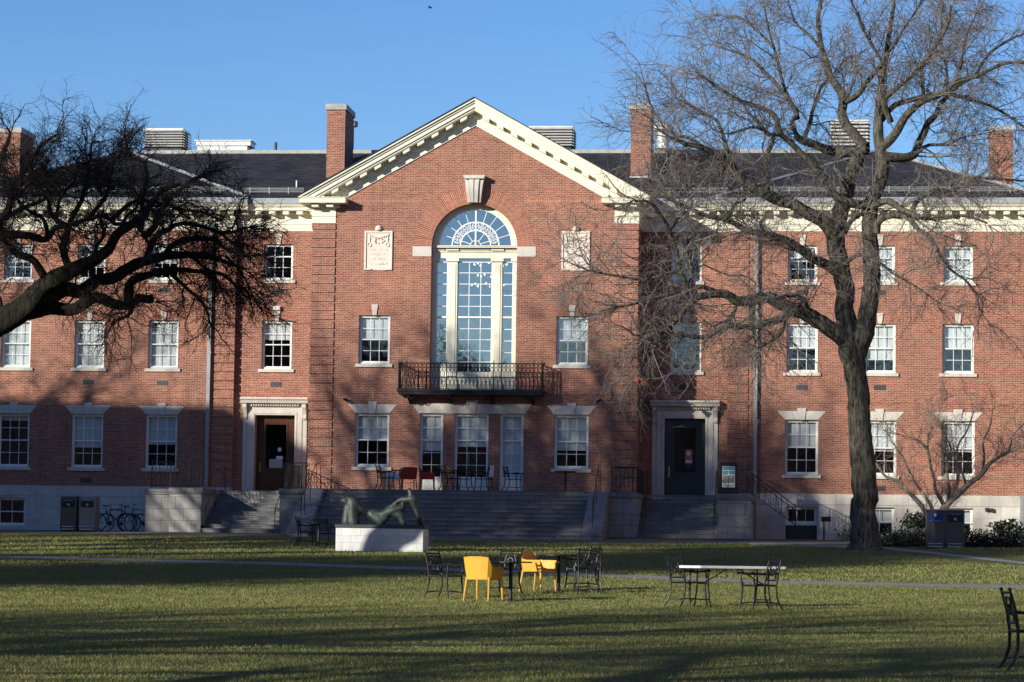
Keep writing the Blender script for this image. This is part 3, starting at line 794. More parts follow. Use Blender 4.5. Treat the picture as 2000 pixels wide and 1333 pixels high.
# raking cornice
def rake(g, xo, a, b, y0, y1, xi=0.0):
    for s_ in (-1, 1):
        P = [(s_*xi, ZA-m_g*xi+a), (s_*xo, ZA-m_g*xo+a), (s_*xo, ZA-m_g*xo+b), (s_*xi, ZA-m_g*xi+b)]
        g.prism(P, y0, y1)
g = MB(); rake(g, 5.0, 0, .20, -.05, .2); rake(g, 5.3, .20, .27, -.085, .2); rake(g, 5.45, .27, .44, -.05, .2); rake(g, 5.6, .44, .50, -.10, .2)
g.build('raking_frieze', 'cream', hall)
g = MB(); rake(g, 5.75, .50, .535, -.47, .2); rake(g, 6.45, .62, .78, -.56, .2, 0); rake(g, 6.5, .78, .87, -.61, .2); rake(g, 6.58, .87, .95, -.68, .2)
rake(g, 6.3, .535, .62, -.5, .2)
g.build('raking_cornice', 'cream', hall)
x = .42
while x < 6.0:
    for s_ in (-1, 1):
        x0, x1 = s_*(x-.12), s_*(x+.12); z0, z1 = ZA-m_g*(x-.12), ZA-m_g*(x+.12)
        MB().prism([(x0, z0+.37), (x1, z1+.37), (x1, z1+.51), (x0, z0+.51)], -.44, -.05).build('modillion', 'cream', hall)
    x += .535
g = MB()
for s_ in (-1, 1):
    xo = 6.62; z0, z1 = ZA+.955, ZA-m_g*xo+.955
    g.prism([(0, z0), (s_*xo, z1), (s_*xo, z1+.035), (0, z0+.035)], -.72, 8.5)
g.build('gable_roof', 'slate', hall)

# --- roofs
EV = 12.90; RZ = 15.56; RUN = 6.3
g = MB()
yf, yr = YC-.52, YC-.52+RUN
g.face([(-15.15, yf, EV), (15.15, yf, EV), (15.15, yr, RZ), (-15.15, yr, RZ)])
g.face([(-15.15, yr+6, RZ), (15.15, yr+6, RZ), (15.15, yr+12, EV), (-15.15, yr+12, EV)])
g.face([(-15.15, yr, RZ), (15.15, yr, RZ), (15.15, yr+6, RZ), (-15.15, yr+6, RZ)])
g.build('main_roof', 'slate', hall)
for sgn in (-1, 1):
    a, b = sgn*9.0, sgn*21.3; c = (a+b)/2; yw = YW-.50; ap = yw+6.3
    g = MB()
    g.face([(a, yw, EV), (b, yw, EV), (c, ap, RZ)])
    g.face([(a, yw, EV), (c, ap, RZ), (c, yw+14, RZ), (a, yw+14, EV)])
    g.face([(b, yw, EV), (c, ap, RZ), (c, yw+14, RZ), (b, yw+14, EV)])
    g.build('wing_roof', 'slate', hall)
    MB().tube([(a, yw, EV+.03), (c, ap, RZ+.03)], .07, 6).tube([(b, yw, EV+.03), (c, ap, RZ+.03)], .07, 6).build('hip_cap', 'lead', hall)
MB().box(-14.6, 14.6, yr-.1, yr+.35, RZ-.05, RZ+.10).build('ridge_cap', 'chimneycap', hall)
# snow rails
def snow(x0, x1, y, z):
    g = MB()
    for k in range(3): g.box(x0, x1, y-.012, y+.012, z+.05+k*.07, z+.075+k*.07)
    x = x0+.3
    while x < x1: g.box(x-.02, x+.02, y-.03, y+.05, z-.02, z+.24); x += .75
    return g.build('snow_rail', 'lead', hall)
sl_ = (RZ-EV)/RUN
snow(-9.3, -6.9, yf+.55, EV+.55*sl_); snow(6.9, 9.4, yf+.55, EV+.55*sl_)
snow(-20.2, -9.9, YW-.5+.6, EV+.6*sl_); snow(9.9, 20.2, YW-.5+.6, EV+.6*sl_)

# --- chimneys
def chimney(x0, x1, y0, y1, zb, zt, flash=True):
    g = MB().box(x0, x1, y0, y1, zb, zt-.24)
    g.box(x0-.02, x1+.02, y0-.02, y1+.02, zt-.42, zt-.36)
    o = g.build('chimney', 'brick', hall)
    MB().box(x0-.06, x1+.06, y0-.06, y1+.06, zt-.24, zt).build('cap', 'chimneycap', o, bevel=.02)
    if flash:
        MB().box(x0-.02, x1+.02, y0-.03, y1+.03, zb, zb+.25+.45).build('flashing', 'louver', o)
chimney(-6.42, -5.70, 4.5, 6.6, 13.4, 16.97, False); chimney(5.55, 6.33, 4.5, 6.6, 13.4, 16.95)
chimney(19.45, 20.28, 5.0, 6.6, 12.9, 16.12, False); chimney(-19.9, -18.9, 5.0, 7.0, 12.9, 16.16, False)

# --- roof plant
def louvre_box(x0, x1, z0, z1, y=10.0, dark=True):
    g = MB(); n = 7; zz = z0+(.28 if dark else .05)*(z1-z0)
    MB().box(x0+.06, x1-.06, y+.06, y+1.35, zz, z1-.05).build('slat_shade_box', 'darkmetal', hall)  # dark box added behind the slats for the shade in their gaps
    if dark: o = MB().box(x0+.05, x1-.05, y+.05, y+1.4, z0, zz).build('roof_vent', 'darkmetal', hall)
    for k in range(n):
        a = zz+(z1-zz)*k/n; b = zz+(z1-zz)*(k+1)/n
        h_ = (b-a); g.prism([(y-.09, a+.02), (y-.06, a), (y+.05, a+h_*.62), (y+.02, a+h_*.66)], x0, x1, 'x')
        g.prism([(x1+.09, a+.02), (x1+.06, a), (x1-.05, a+h_*.62), (x1-.02, a+h_*.66)], y, y+1.4)
    g.box(x0-.03, x1+.03, y-.05, y+1.45, z1-.04, z1+.03)
    g.build('louvre' if dark else 'roof_vent', 'louver', o if dark else hall)
louvre_box(-15.05, -13.42, 15.8, 16.84); louvre_box(1.05, 2.80, 15.8, 16.90); louvre_box(13.30, 14.85, 15.7, 17.13)
g = MB().box(-12.85, -10.55, 10, 11, 16.15, 16.36).box(-12.8, -10.7, 10.05, 10.9, 15.6, 16.15); g.box(-12.9, -10.5, 9.95, 11.05, 16.34, 16.38)
g.build('skylight', 'louver', hall)
MB().tube([(-9.5, 10, 15.5), (-9.5, 10, 16.28)], .07, 10).build('vent_pipe', 'darkmetal', hall)
MB().lathe([(.09, 0), (.09, .9), (.24, .92), (.25, 1.12), (.05, 1.2)], (-6.15, 9, 15.85), 14).build('round_vent', 'lead', hall, smooth=False)
MB().lathe([(.30, 0), (.42, .05), (.25, .15), (.22, .75), (.42, .8), (.43, .95), (.30, 1.1), (.1, 1.18), (.05, 1.26)], (6.55, 9.6, 15.85), 18).build('round_vent', 'louver', hall, smooth=False)
MB().tube([(-7.35, 3.2, 13.3), (-7.35, 3.2, 13.75)], .03, 8).build('vent_pipe', 'louver', hall)

# --- downspouts
for x, y in ((-10.40, YW-.09), (10.49, YW-.09), (20.36, YW-.12)):
    if x > 15:
        MB().box(x-.065, x+.065, y-.08, y+.03, .1, 1.76).box(x-.085, x+.085, y-.095, y+.04, 1.70, 1.78).box(x-.085, x+.085, y-.095, y+.04, .5, .57).build('downspout', 'lead', hall); continue
    g = MB().box(x-.065, x+.065, y-.08, y+.03, .1, 11.7)
    for z in (1.9, 4.4, 6.9, 9.4, 11.3): g.box(x-.085, x+.085, y-.095, y+.04, z, z+.07)
    g.box(x-.11, x+.11, y-.12, y+.03, 11.68, 11.98)
    g.tube([(x, y-.02, 11.95), (x, y-.28, 12.3), (x, y-.42, 12.66)], .05, 6)
    g.build('downspout', 'lead', hall)

# --- balcony
bal = MB().box(-2.72, 2.72, -.78, .0, 5.33, 5.43).box(-2.68, 2.68, -.74, -.02, 5.24, 5.33).build('balcony', 'iron', hall)
g = MB()
for s_ in [-2.3, -.78, .78, 2.3]:
    pr = [(0, 5.24), (-.68, 5.24), (-.66, 5.14), (-.5, 5.12), (-.42, 5.02), (-.28, 5.06), (-.2, 4.94), (-.08, 4.98), (0, 4.9)]
    g.prism(pr, s_-.05, s_+.05, 'x')
    for q in (-.25, .25): g.tube([(s_+q, -.60, 5.24), (s_+q*.5, -.62, 5.08), (s_+q*.1, -.6, 5.14)], .02, 5)
g.build('bracket', 'iron', bal)
def lace(P, Q, z0, z1, g):
    """cast iron panel between two plan points"""
    P, Q = Vector(P), Vector(Q); L = (Q-P).length; d = (Q-P)/L
    def pt(u, z): q = P+d*u; return (q.x, q.y, z)
    H = z1-z0
    g.tube([pt(0, z1), pt(L, z1)], .020, 6).tube([pt(0, z0+.03), pt(L, z0+.03)], .014, 5).tube([pt(0, z1-.17), pt(L, z1-.17)], .011, 5)
    g.tube([pt(0, z0+.45*H), pt(L, z0+.45*H)], .009, 4)
    n = max(2, round(L/.15)); s = L/n
    for k in range(n):
        u = k*s
        g.tube([pt(u, z0), pt(u, z1)], .0085, 4, False)
        # pointed interlaced arches, each two bays wide
        for (uu) in (u,):
            if k < n-1:
                g.tube([pt(uu, z0+.05), pt(uu+.12*s, z0+.30*H), pt(uu+.55*s, z0+.62*H), pt(uu+s, z0+.80*H)], .0085, 4, False)
                g.tube([pt(uu+2*s, z0+.05), pt(uu+1.88*s, z0+.30*H), pt(uu+1.45*s, z0+.62*H), pt(uu+s, z0+.80*H)], .0085, 4, False)
        g.tube([pt(u+s/2+.062*math.cos(a), z1-.085+.062*math.sin(a)) for a in np.linspace(0, 5.6, 8)], .008, 4, closed=True)
        g.tube([pt(u+s/2+.045*math.cos(a), z0+.12+.06*math.sin(a)) for a in np.linspace(0, 5.5, 7)], .008, 4, closed=True)
g = MB(); ZB, ZTp = 5.43, 6.40
lace((-2.67, -.72, 0), (2.67, -.72, 0), ZB, ZTp, g); lace((-2.67, -.72, 0), (-2.67, -.02, 0), ZB, ZTp, g); lace((2.67, -.72, 0), (2.67, -.02, 0), ZB, ZTp, g)
g.build('railing', 'iron', bal)
g = MB()
for x in (-2.67, -2.37, -.88, .88, 2.37, 2.67):
    g.box(x-.018, x+.018, -.738, -.702, ZB, ZTp+.02); g.tube([(x, -.72, ZTp), (x, -.72, ZTp+.06), (x, -.72, ZTp+.14)], [.012, .02, .002], 6)
for x in (-2.67, 2.67): g.tube([(x, -.03, ZTp), (x, -.03, ZTp+.06), (x, -.03, ZTp+.13)], [.012, .02, .002], 6)
g.build('post', 'iron', bal)
# alarm horn, wall lamps and cameras
g = MB().lathe([(.05, 0), (.06, .08), (.12, .2), (.12, .23)], (0, 0, 0), 12)
o = g.build('alarm_horn', 'orange', hall, loc=(6.34, -.18, 5.80)); o.rotation_euler = (R(110), 0, R(25))
MB().box(5.98, 6.16, -.12, 0, 5.78, 6.0).tube([(6.1, -.06, 5.9), (6.25, -.1, 5.92), (6.33, -.14, 5.86)], .025, 6).build('alarm_box', 'orange', hall)
MB().tube([(-4.85, -.02, 5.10), (-4.78, -.15, 5.07), (-4.68, -.24, 5.03)], [.02, .05, .06], 8).build('security_camera', 'iron', hall)
MB().tube([(4.85, -.02, 5.12), (4.78, -.15, 5.09), (4.68, -.24, 5.03)], [.02, .05, .06], 8).build('security_camera', 'iron', hall)
MB().box(17.05+2.1-.14, 17.05+2.1-.02, YW-.2, YW-.07, 1.2, 1.33).box(19.2, 19.3, YW-.2, YW-.07, 1.18, 1.31).build('wall_lamp', 'darkmetal', hall)
MB().box(12.02, 12.10, YW-.16, YW-.07, 1.33, 1.45).box(12.14, 12.22, YW-.16, YW-.07, 1.33, 1.45).build('wall_lamp', 'louver', hall)
MB().box(-5.27-.045, -5.27+.045, -.04, 0, 2.1, 2.18).build('outlet_box', 'chimneycap', hall)
MB().box(-7.98, -7.72, YC-.14, YC-.04, 8.60, 8.76).build('wall_lamp', 'louver', hall)

# --- terrace, stairs, piers
terr = MB().box(-4.73, 4.73, -4.15, 0, 0, T).box(-6.44, -4.73, -4.0, 0, 0, T-.2).box(4.73, 6.44, -4.0, 0, 0, T-.2)
terr.box(-9.27, -6.44, -.85, YC+.3, 0, T).box(6.44, 9.27, -.85, YC+.3, 0, T)
terr.build('terrace', 'pier', hall)
for s_ in (-1, 1): MB().box(*sorted((s_*6.48, s_*4.73)), -4.06, .0, T-.2, T+.006).build('coping', 'granite', hall, bevel=.012)
def steps(x0, x1, ytop, ybot, ztop, zbot, n, name):
    g = MB(); rz = (ztop-zbot)/n; tr = (ytop-ybot)/(n-1)
    for k in range(n):      # k = 0 is the lowest
        z1 = zbot+rz*(k+1); yf_ = ybot+tr*k
        g.box(x0, x1, yf_-.03, ytop+.6, z1-.05, z1); g.box(x0+.002, x1-.002, yf_, ytop+.6, z1-rz, z1-.05)
    return g.build(name, 'granite', hall)
steps(-4.73, 4.73, -4.2, -7.5, T+.012, -.13, 11, 'staircase')
steps(-9.26, -6.45, -.9, -4.1, T+.012, -.02, 10, 'side_staircase'); steps(6.45, 9.26, -.9, -4.1, T+.012, -.02, 10, 'side_staircase')
for s_ in (-1, 1):
    a, b = sorted((s_*4.735, s_*5.42))
    MB().prism([(-4.0, T+.02), (-4.4, T+.02), (-7.75, .12), (-7.75, -.35), (-4.0, -.35)], a, b, 'x').build('cheek_wall', 'granite', hall, bevel=.015)
    a, b = sorted((s_*9.27, s_*10.43))
    pr = MB().box(a, b, -4.1, YW-.08, -.1, T-.22).box(a-.0, b+.05*(s_ > 0), -4.17, -3.3, -.1, .28).build('pier', 'pier', hall, bevel=.015)
    MB().box(a-.04, b+.04, -4.16, YW-.08, T-.22, T).build('coping', 'granite', pr, bevel=.012)
# left stairs: extra low wall towards the wing
MB().box(-11.45, -10.44, -3.6, YW-.08, -.1, T-.25).build('pier', 'pier', hall, bevel=.015)
MB().box(-11.49, -10.48, -3.64, YW-.08, T-.25, T-.04).build('coping', 'granite', hall, bevel=.012)

# --- iron rails
def rail(pts, posts, r=.018, name='handrail'):
    g = MB().tube(pts, r, 6)
    for (p, zb) in posts: g.tube([(p[0], p[1], zb), p], .014, 6)
    return g.build(name, 'iron', hall)
for s_ in (-1, 1):
    x = s_*5.07
    def cz(y): return T+.02 if y > -4.4 else T+.02-(T-.10)*(-4.4-y)/3.35
    rail([(x, -3.4, T+.95), (x, -4.3, T+.93), (x, -5.6, cz(-5.6)+.86), (x, -7.2, cz(-7.2)+.86), (x, -7.35, cz(-7.35)+.6)],
         [((x, yy, (cz(yy) if yy < -4.4 else T)+.87), cz(yy)) for yy in (-3.4, -4.3, -5.5, -6.6, -7.3)])
    for xx in (s_*9.14, s_*6.60):
        rail([(xx, -.6, T+.92), (xx, -1.0, T+.9), (xx, -3.9, .95), (xx, -4.05, .7)], [((xx, -.6, T+.9), T), ((xx, -2.4, 1.78), .8), ((xx, -4.0, .8), 0)])
def picket(P, Q, z0, h, name='iron_railing', n=None):
    P, Q = Vector((*P, 0)), Vector((*Q, 0)); L = (Q-P).length; d = (Q-P)/L; g = MB()
    f = lambda u, z: ((P+d*u).x, (P+d*u).y, z)
    g.tube([f(0, z0+h), f(L, z0+h)], .018, 6).tube([f(0, z0+.08), f(L, z0+.08)], .012, 5)
    n = max(3, int(L/.13))
    for k in range(n+1): g.tube([f(L*k/n, z0), f(L*k/n, z0+h)], .009 if k % 5 else .02, 5)
    for k in range(0, n, 2): g.tube([f(L*k/n, z0+.15), f(L*(k+.9)/n, z0+h*.5), f(L*k/n, z0+h*.85)], .008, 4)
    return g.build(name, 'iron', hall)
picket((-11.3, -3.3), (-9.35, -3.3), T, .95); picket((-6.4, -3.6), (-5.45, -3.6), T, .95); picket((-6.42, -3.6), (-6.42, 0), T, .95)
picket((9.95, -2.5), (10.4, -2.5), T, .9); picket((10.4, -2.5), (10.4, 2), T, .9); picket((5.5, -3.9), (6.4, -3.9), T, .9); picket((6.42, -3.9), (6.42, -.1), T, .9)
def rz_(x): return T+.78-(x-10.45)*.724
g = MB().tube([(10.45, -1.2, rz_(10.45)), (12.0, -1.2, rz_(12.0))], .02, 6).tube([(10.45, -1.2, rz_(10.45)-.16), (12.0, -1.2, rz_(12.0)-.16)], .014, 6).tube([(10.45, -1.2, rz_(10.45)-.7), (12.0, -1.2, rz_(12.0)-.7)], .014, 6)
for k in range(8):
    x = 10.5+k*.2; g.tube([(x, -1.2, rz_(x)-.7), (x, -1.2, rz_(x))], .009, 5)
for k in range(0, 7, 2):
    x = 10.5+k*.2; g.tube([(x, -1.2, rz_(x)-.16), (x+.2, -1.2, rz_(x+.2)-.7)], .01, 5)
g.tube([(12.0, -1.2, 0), (12.0, -1.2, rz_(12.0)+.05)], .022, 6)
g.build('iron_railing', 'iron', hall)
# basement window bars post
MB().tube([(13.05, .2, 0), (13.05, .2, .72)], .03, 8).box(12.95, 13.3, .1, .4, .72, .9).build('intake_pipe', 'iron', hall)

# --- board kiosk on the right pier
P0 = at(1423, 962, -1.2)
kb = thing('information_board', 'black upright information board with a pale map poster beside the right door', 'sign', (P0.x, -1.2, T))
g = MB(); pl = []
for (cx_, cz_, a0) in ((.27, 1.12, 0), (-.27, 1.12, 90)):
    pl += [(cx_+.08*math.cos(R(a0+t)), cz_+.08*math.sin(R(a0+t))) for t in range(0, 91, 15)]
g.prism(pl+[(-.35, 0), (.35, 0)], -.08, .08)
g.build('cabinet', 'iron', kb, bevel=.008)
MB().box(-.225, .225, -.09, -.08, .30, 1.06).build('poster', 'white', kb)
po = [('teal print', (.10, .28, .30)), ('grey print', (.25, .26, .25)), ('dark print', (.05, .06, .06)), ('sand print', (.5, .45, .33))]
for nme, cc in po: M[nme] = plain(nme, cc, .6)
g1 = MB().box(-.215, .215, -.094, -.09, .92, 1.05).box(-.215, -.02, -.094, -.09, .75, .90).box(.0, .215, -.094, -.09, .76, .90); g1.build('poster_print', 'teal print', kb)
g1 = MB().box(-.21, .21, -.094, -.09, .44, .72); g1.build('poster_print', 'grey print', kb)
g1 = MB().box(-.03, .0, -.098, -.094, .34, .72).box(-.2, .2, -.098, -.094, .71, .73)
for k in range(12): g1.box(-.2+k*.033, -.185+k*.033, -.098, -.094, .45+.02*(k % 3), .60+.03*(k % 4))
g1.build('poster_print', 'dark print', kb)
MB().box(-.21, .21, -.094, -.09, .32, .42).build('poster_print', 'sand print', kb)

# ------------------------------------------------------------------ chandeliers seen through the arched window
def chandelier(loc, label):
    t = thing('chandelier', label, 'chandelier', loc, 0, 'lit chandeliers inside the arched window')
    g = MB().tube([(0, 0, 0), (0, 0, 1.2)], .015, 6); g.lathe([(.02, -.15), (.08, -.05), (.05, .1), (.02, .2)], (0, 0, 0), 10)
    pts = []
    for lv, (rad, z, n_) in enumerate(((.62, -.02, 8), (.40, .35, 6))):
        for k in range(n_):
            a = 2*math.pi*(k+.3*lv)/n_; c_, s_ = math.cos(a), math.sin(a)
            g.tube([(0, 0, z-.05), (rad*.5*c_, rad*.5*s_, z-.14), (rad*c_, rad*s_, z)], .011, 5); pts.append((rad*c_, rad*s_, z+.04))
    g.build('arms', 'brass', t)
    b = MB()
    for p in pts: b.lathe([(.012, 0), (.032, .03), (.03, .05), (.004, .08)], p, 8)
    b.build('bulbs', 'bulb', t)
p = at(953, 520, 3.0); chandelier((p.x+.1, 3.0, p.z), 'lit chandelier nearest the top of the arched window')
p = at(945, 560, 4.4); chandelier((p.x+.15, 4.4, p.z), 'lit chandelier hanging lower and farther inside the arched window')

# ------------------------------------------------------------------ furniture
def iron_chair(label, loc, rz, group='black metal armchairs'):
    """front towards local -y"""
    t = thing('metal_chair', label, 'chair', loc, rz, group); MB.K = 1.35
    s = MB()
    for k in range(9): x = -.22+.055*k; s.box(x-.012, x+.012, -.22, .20, .435, .445)
    s.tube([(-.24, -.23, .44), (.24, -.23, .44), (.22, .21, .44), (-.22, .21, .44)], .014, 6, closed=True)
    s.box(-.235, .235, -.238, -.222, .425, .452)
    s.build('seat', 'iron', t)
    for sx in (-1, 1):
        MB().tube([(sx*.24, -.23, .64), (sx*.245, -.25, .56), (sx*.235, -.22, .46), (sx*.245, -.235, .2), (sx*.25, -.27, .0)], [.012, .012, .015, .013, .011], 6).build('leg', 'iron', t)
        MB().tube([(sx*.22, .21, .45), (sx*.22, .215, .25), (sx*.235, .27, .1), (sx*.25, .34, .0)], [.015, .014, .013, .011], 6).build('leg', 'iron', t)
        a = MB().tube([(sx*.225, .25, .66), (sx*.25, .10, .635), (sx*.255, -.10, .635), (sx*.25, -.27, .66), (sx*.25, -.31, .655)], [.012, .013, .014, .015, .02], 6)
        a.lathe([(.004, -.028), (.024, -.014), (.028, 0), (.024, .014), (.004, .028)], (sx*.25, -.31, .655), 8)
        a.build('armrest', 'iron', t)
    b = MB()
    for sx in (-1, 1):
        b.tube([(sx*.22, .21, .45), (sx*.225, .24, .66), (sx*.225, .30, .88)], [.015, .014, .013], 6)
        b.lathe([(.003, -.022), (.02, -.01), (.023, .002), (.018, .014), (.003, .024)], (sx*.225, .305, .90), 8)
    b.tube([(-.225, .295, .865), (.225, .295, .865)], .013, 6).tube([(-.225, .285, .81), (.225, .285, .81)], .010, 6).tube([(-.222, .225, .53), (.222, .225, .53)], .011, 6)
    b.tube([(-.2, .23, .54), (-.09, .25, .66), (.09, .27, .70), (.2, .285, .80)], .009, 5).tube([(.2, .23, .54), (.09, .25, .66), (-.09, .27, .70), (-.2, .285, .80)], .009, 5)
    b.tube([(0.06*math.cos(a_), .255+.01*math.sin(a_), .675+.06*math.sin(a_)) for a_ in np.linspace(0, 5.6, 9)], .008, 5, closed=True)
    b.tube([(-.11, .235, .55), (-.12, .255, .68), (-.08, .28, .80)], .007, 5).tube([(.11, .235, .55), (.12, .255, .68), (.08, .28, .80)], .007, 5)
    b.build('backrest', 'iron', t)
    c = MB().tube([(-.245, -.245, .13), (0, -.16, .15), (.245, -.245, .13)], .009, 5).tube([(-.24, .27, .13), (0, .16, .15), (.24, .27, .13)], .009, 5)
    c.tube([(0, -.16, .15), (0, .16, .15)], .009, 5).build('stretcher', 'iron', t); MB.K = 1.0
    return t
ch0 = [None]
def chair(label, px, py, Y, z, rz, group='black metal armchairs on the lawn'):
    p = at(px, py, Y); loc = (p.x, Y, z if z is not None else gz(Y)-.01)
    if ch0[0] is None: ch0[0] = iron_chair(label, loc, R(rz), group); return ch0[0]
    return dup(ch0[0], label, loc, R(rz), group)

def shell_chair(label, mat, loc, rz, group, name='plastic_chair'):
    """moulded armchair, front towards local -y"""
    t = thing(name, label, 'chair', loc, rz, group)
    s = MB().prism([(-.235, -.25), (.235, -.25), (.225, .20), (-.225, .20)], .425, .455, 'z')
    for k in range(5): s.box(-.2, .2, -.22+.08*k, -.17+.08*k, .4555, .4585)
    s.box(-.235, .235, -.262, -.245, .395, .455)
    s.build('seat', mat, t, bevel=.008)
    # one continuous shell: arm - back - arm
    g = MB(); path = []
    arm = [(-.285, -.24), (-.29, -.10), (-.285, .08), (-.272, .175), (-.225, .24), (-.10, .262), (0, .268), (.10, .262), (.225, .24), (.272, .175), (.285, .08), (.29, -.10), (.285, -.24)]
    hts = [.635, .64, .64, .66, .815, .83, .83, .83, .815, .66, .64, .64, .635]
    th = .018; rows = []
    for (x, y), h in zip(arm, hts):
        lo = .40 if abs(x) < .28 else .405
        lean = max(0, (h-.66))*.22
        out = Vector((x, y, 0)).normalized()
        ring_ = []
        for z, off in ((lo, -.02), (.5, 0.), (h-.04, .02+lean*.8), (h, .025+lean)):
            ring_.append((x+out.x*off, y+out.y*off, z))
        rows.append((ring_, out))
    V = []; Fc = []
    nr = len(rows); K = 4
    for ring_, out in rows:
        for p in ring_: V.append(p)
        for p in ring_: V.append((p[0]-out.x*th, p[1]-out.y*th, p[2]))
    S = 2*K
    for i in range(nr-1):
        for k in range(K-1):
            Fc.append((i*S+k, (i+1)*S+k, (i+1)*S+k+1, i*S+k+1)); Fc.append((i*S+K+k, i*S+K+k+1, (i+1)*S+K+k+1, (i+1)*S+K+k))
        Fc.append((i*S+K-1, (i+1)*S+K-1, (i+1)*S+S-1, i*S+S-1)); Fc.append((i*S, i*S+K, (i+1)*S+K, (i+1)*S))
    for i in (0, nr-1):
        for k in range(K-1): Fc.append((i*S+k, i*S+k+1, i*S+K+k+1, i*S+K+k))
    g.raw(V, Fc); g.build('shell', mat, t, smooth=False, bevel=.004)
    for sx in (-1, 1):
        MB().tube([(sx*.265, -.235, .60), (sx*.26, -.235, .42), (sx*.275, -.26, .0)], [.018, .022, .014], 6).build('leg', mat, t)
        MB().tube([(sx*.235, .20, .44), (sx*.265, .27, .0)], [.022, .014], 6).build('leg', mat, t)
    return t

def cafe_table(label, loc, group='round black pedestal tables', rad=.40, top='iron'):
    t = thing('cafe_table', label, 'table', loc, 0, group)
    MB().lathe([(rad-.01, 0), (rad, .004), (rad, .022), (rad-.006, .028)], (0, 0, .715), 28).build('table_top', top, t)
    MB().tube([(0, 0, .03), (0, 0, .70)], .036, 10).box(-.12, .12, -.12, .12, .70, .714).build('pedestal', 'iron', t)
    MB().lathe([(.27, 0), (.27, .014), (.05, .035), (.04, .05)], (0, 0, 0), 20).build('base', 'iron', t)
    return t

# lawn group
p = at(943, 1176, -51.6); y1 = shell_chair('yellow moulded armchair nearest the camera, seen from behind', 'yellow', (p.x, -51.6, gz(-51.6)), R(157), 'yellow plastic armchairs')
p = at(1050, 1157, -47.2); dup(y1, 'yellow moulded armchair beyond the first one, turned sideways between two black tables', (p.x, -47.2, gz(-47.2)), R(62))
p = at(1000, 1176, -51.6); tb = cafe_table('round black table in front of the nearest yellow armchair', (p.x-.05, -51.4, gz(-51.4)), 'round black tables on the lawn')
p = at(1091, 1157, -46.8); dup(tb, 'round black table right of the farther yellow armchair', (p.x, -46.8, gz(-46.8)), .3)
chair('black metal armchair left of the yellow chairs, turned to the right', 868, 1172, -50.6, None, 62)
chair('black metal armchair behind the round table, half hidden by the nearest yellow armchair', 985, 1160, -48.6, None, -20)
chair('black metal armchair at the right round table with its back to the camera', 1148, 1160, -47.6, None, 192)
chair('black metal armchair just behind the one with its back to the camera', 1136, 1153, -46.2, None, 250)
chair('black metal armchair standing left of the white folding table', 1342, 1184, -52.8, None, 128)
chair('black metal armchair standing right of the white folding table, facing it', 1484, 1193, -54.2, None, -62)
chair('black metal armchair cut off by the right edge of the lawn view', 2017, 1308, -72.0, None, 98)

# folding table
pc = at(1431, 1186, -53.0)
ft = thing('folding_table', 'long white folding table between two black armchairs', 'table', (pc.x, -53.0, gz(-53.0)), R(38-7))
g = MB(); hx, hy = .915, .38
pl = []
for cx_, cy_, a0 in ((hx-.05, hy-.05, 0), (-hx+.05, hy-.05, 90), (-hx+.05, -hy+.05, 180), (hx-.05, -hy+.05, 270)):
    pl += [(cx_+.05*math.cos(R(a0+t_)), cy_+.05*math.sin(R(a0+t_))) for t_ in (0, 30, 60, 90)]
g.prism(pl, .695, .742, 'z'); g.build('table_top', 'plasticwhite', ft, bevel=.006)
for s_ in (-1, 1):
    g = MB(); x = s_*.62
    for q in (-1, 1): g.tube([(x, q*.20, .69), (x, q*.20, .42), (x+s_*.0, q*.27, .10), (x, q*.31, 0)], .015, 6)
    g.tube([(x, -.26, .14), (x, .26, .14)], .012, 6).tube([(x, -.2, .42), (x, .2, .42)], .012, 6)
    g.tube([(x, 0, .42), (s_*.12, 0, .69)], .011, 6)
    g.build('leg_frame', 'iron', ft)

# terrace furniture
ZT_ = T+.014; G2 = 'black metal armchairs on the terrace'
chair('black metal armchair at the left end of the terrace', 752, 957, -3.2, ZT_, 80, G2)
chair('black metal armchair left of the dark table in the middle of the terrace', 878, 957, -3.2, ZT_, 70, G2)
chair('black metal armchair right of the dark table in the middle of the terrace', 905, 957, -2.9, ZT_, -60, G2)
tc = chair('black metal armchair with a pale towel over its back on the terrace', 945, 957, -3.2, ZT_, -110, G2)
chair('black metal armchair alone by the narrow right terrace door, facing right', 1001, 957, -3.3, ZT_, 75, G2)
tw = MB().prism([(.32, .90), (.335, .90), (.30, .52), (.27, .50)], -.16, .16, 'x')
tw.prism([(.25, .90), (.265, .90), (.22, .60), (.20, .60)], -.16, .16, 'x'); tw.prism([(.25, .895), (.335, .895), (.33, .915), (.255, .915)], -.16, .16, 'x')
two = tw.build('towel', 'towel', None, loc=tc.location); two.rotation_euler = tc.rotation_euler
tag(two, 'pale blue and white towel hung over a terrace chair', 'towel')
p = at(797, 957, -3.3); rc = shell_chair('red moulded armchair on the terrace, turned away to the left', 'red', (p.x, -3.3, ZT_), R(200), 'red plastic armchairs')
p = at(834, 957, -3.2); dup(rc, 'red moulded armchair on the terrace, seen side on beside the left terrace door', (p.x, -3.2, ZT_), R(100))
p = at(768, 957, -2.7); shell_chair('white moulded armchair on the terrace, beside the leftmost black chair', 'plasticwhite', (p.x, -2.7, ZT_), R(-85), None)
p = at(785, 957, -2.6); dup(tb, 'round table on the terrace between the white and the red armchair', (p.x, -2.6, ZT_), 0, 'round black tables on the terrace')
p = at(893, 957, -3.3); dup(tb, 'dark round table in the middle of the terrace', (p.x, -3.3, ZT_), 0, 'round black tables on the terrace')
p = at(1104, 958, -3.3); dup(tb, 'lone round table at the right end of the terrace', (p.x, -3.3, ZT_), 0, 'round black tables on the terrace')
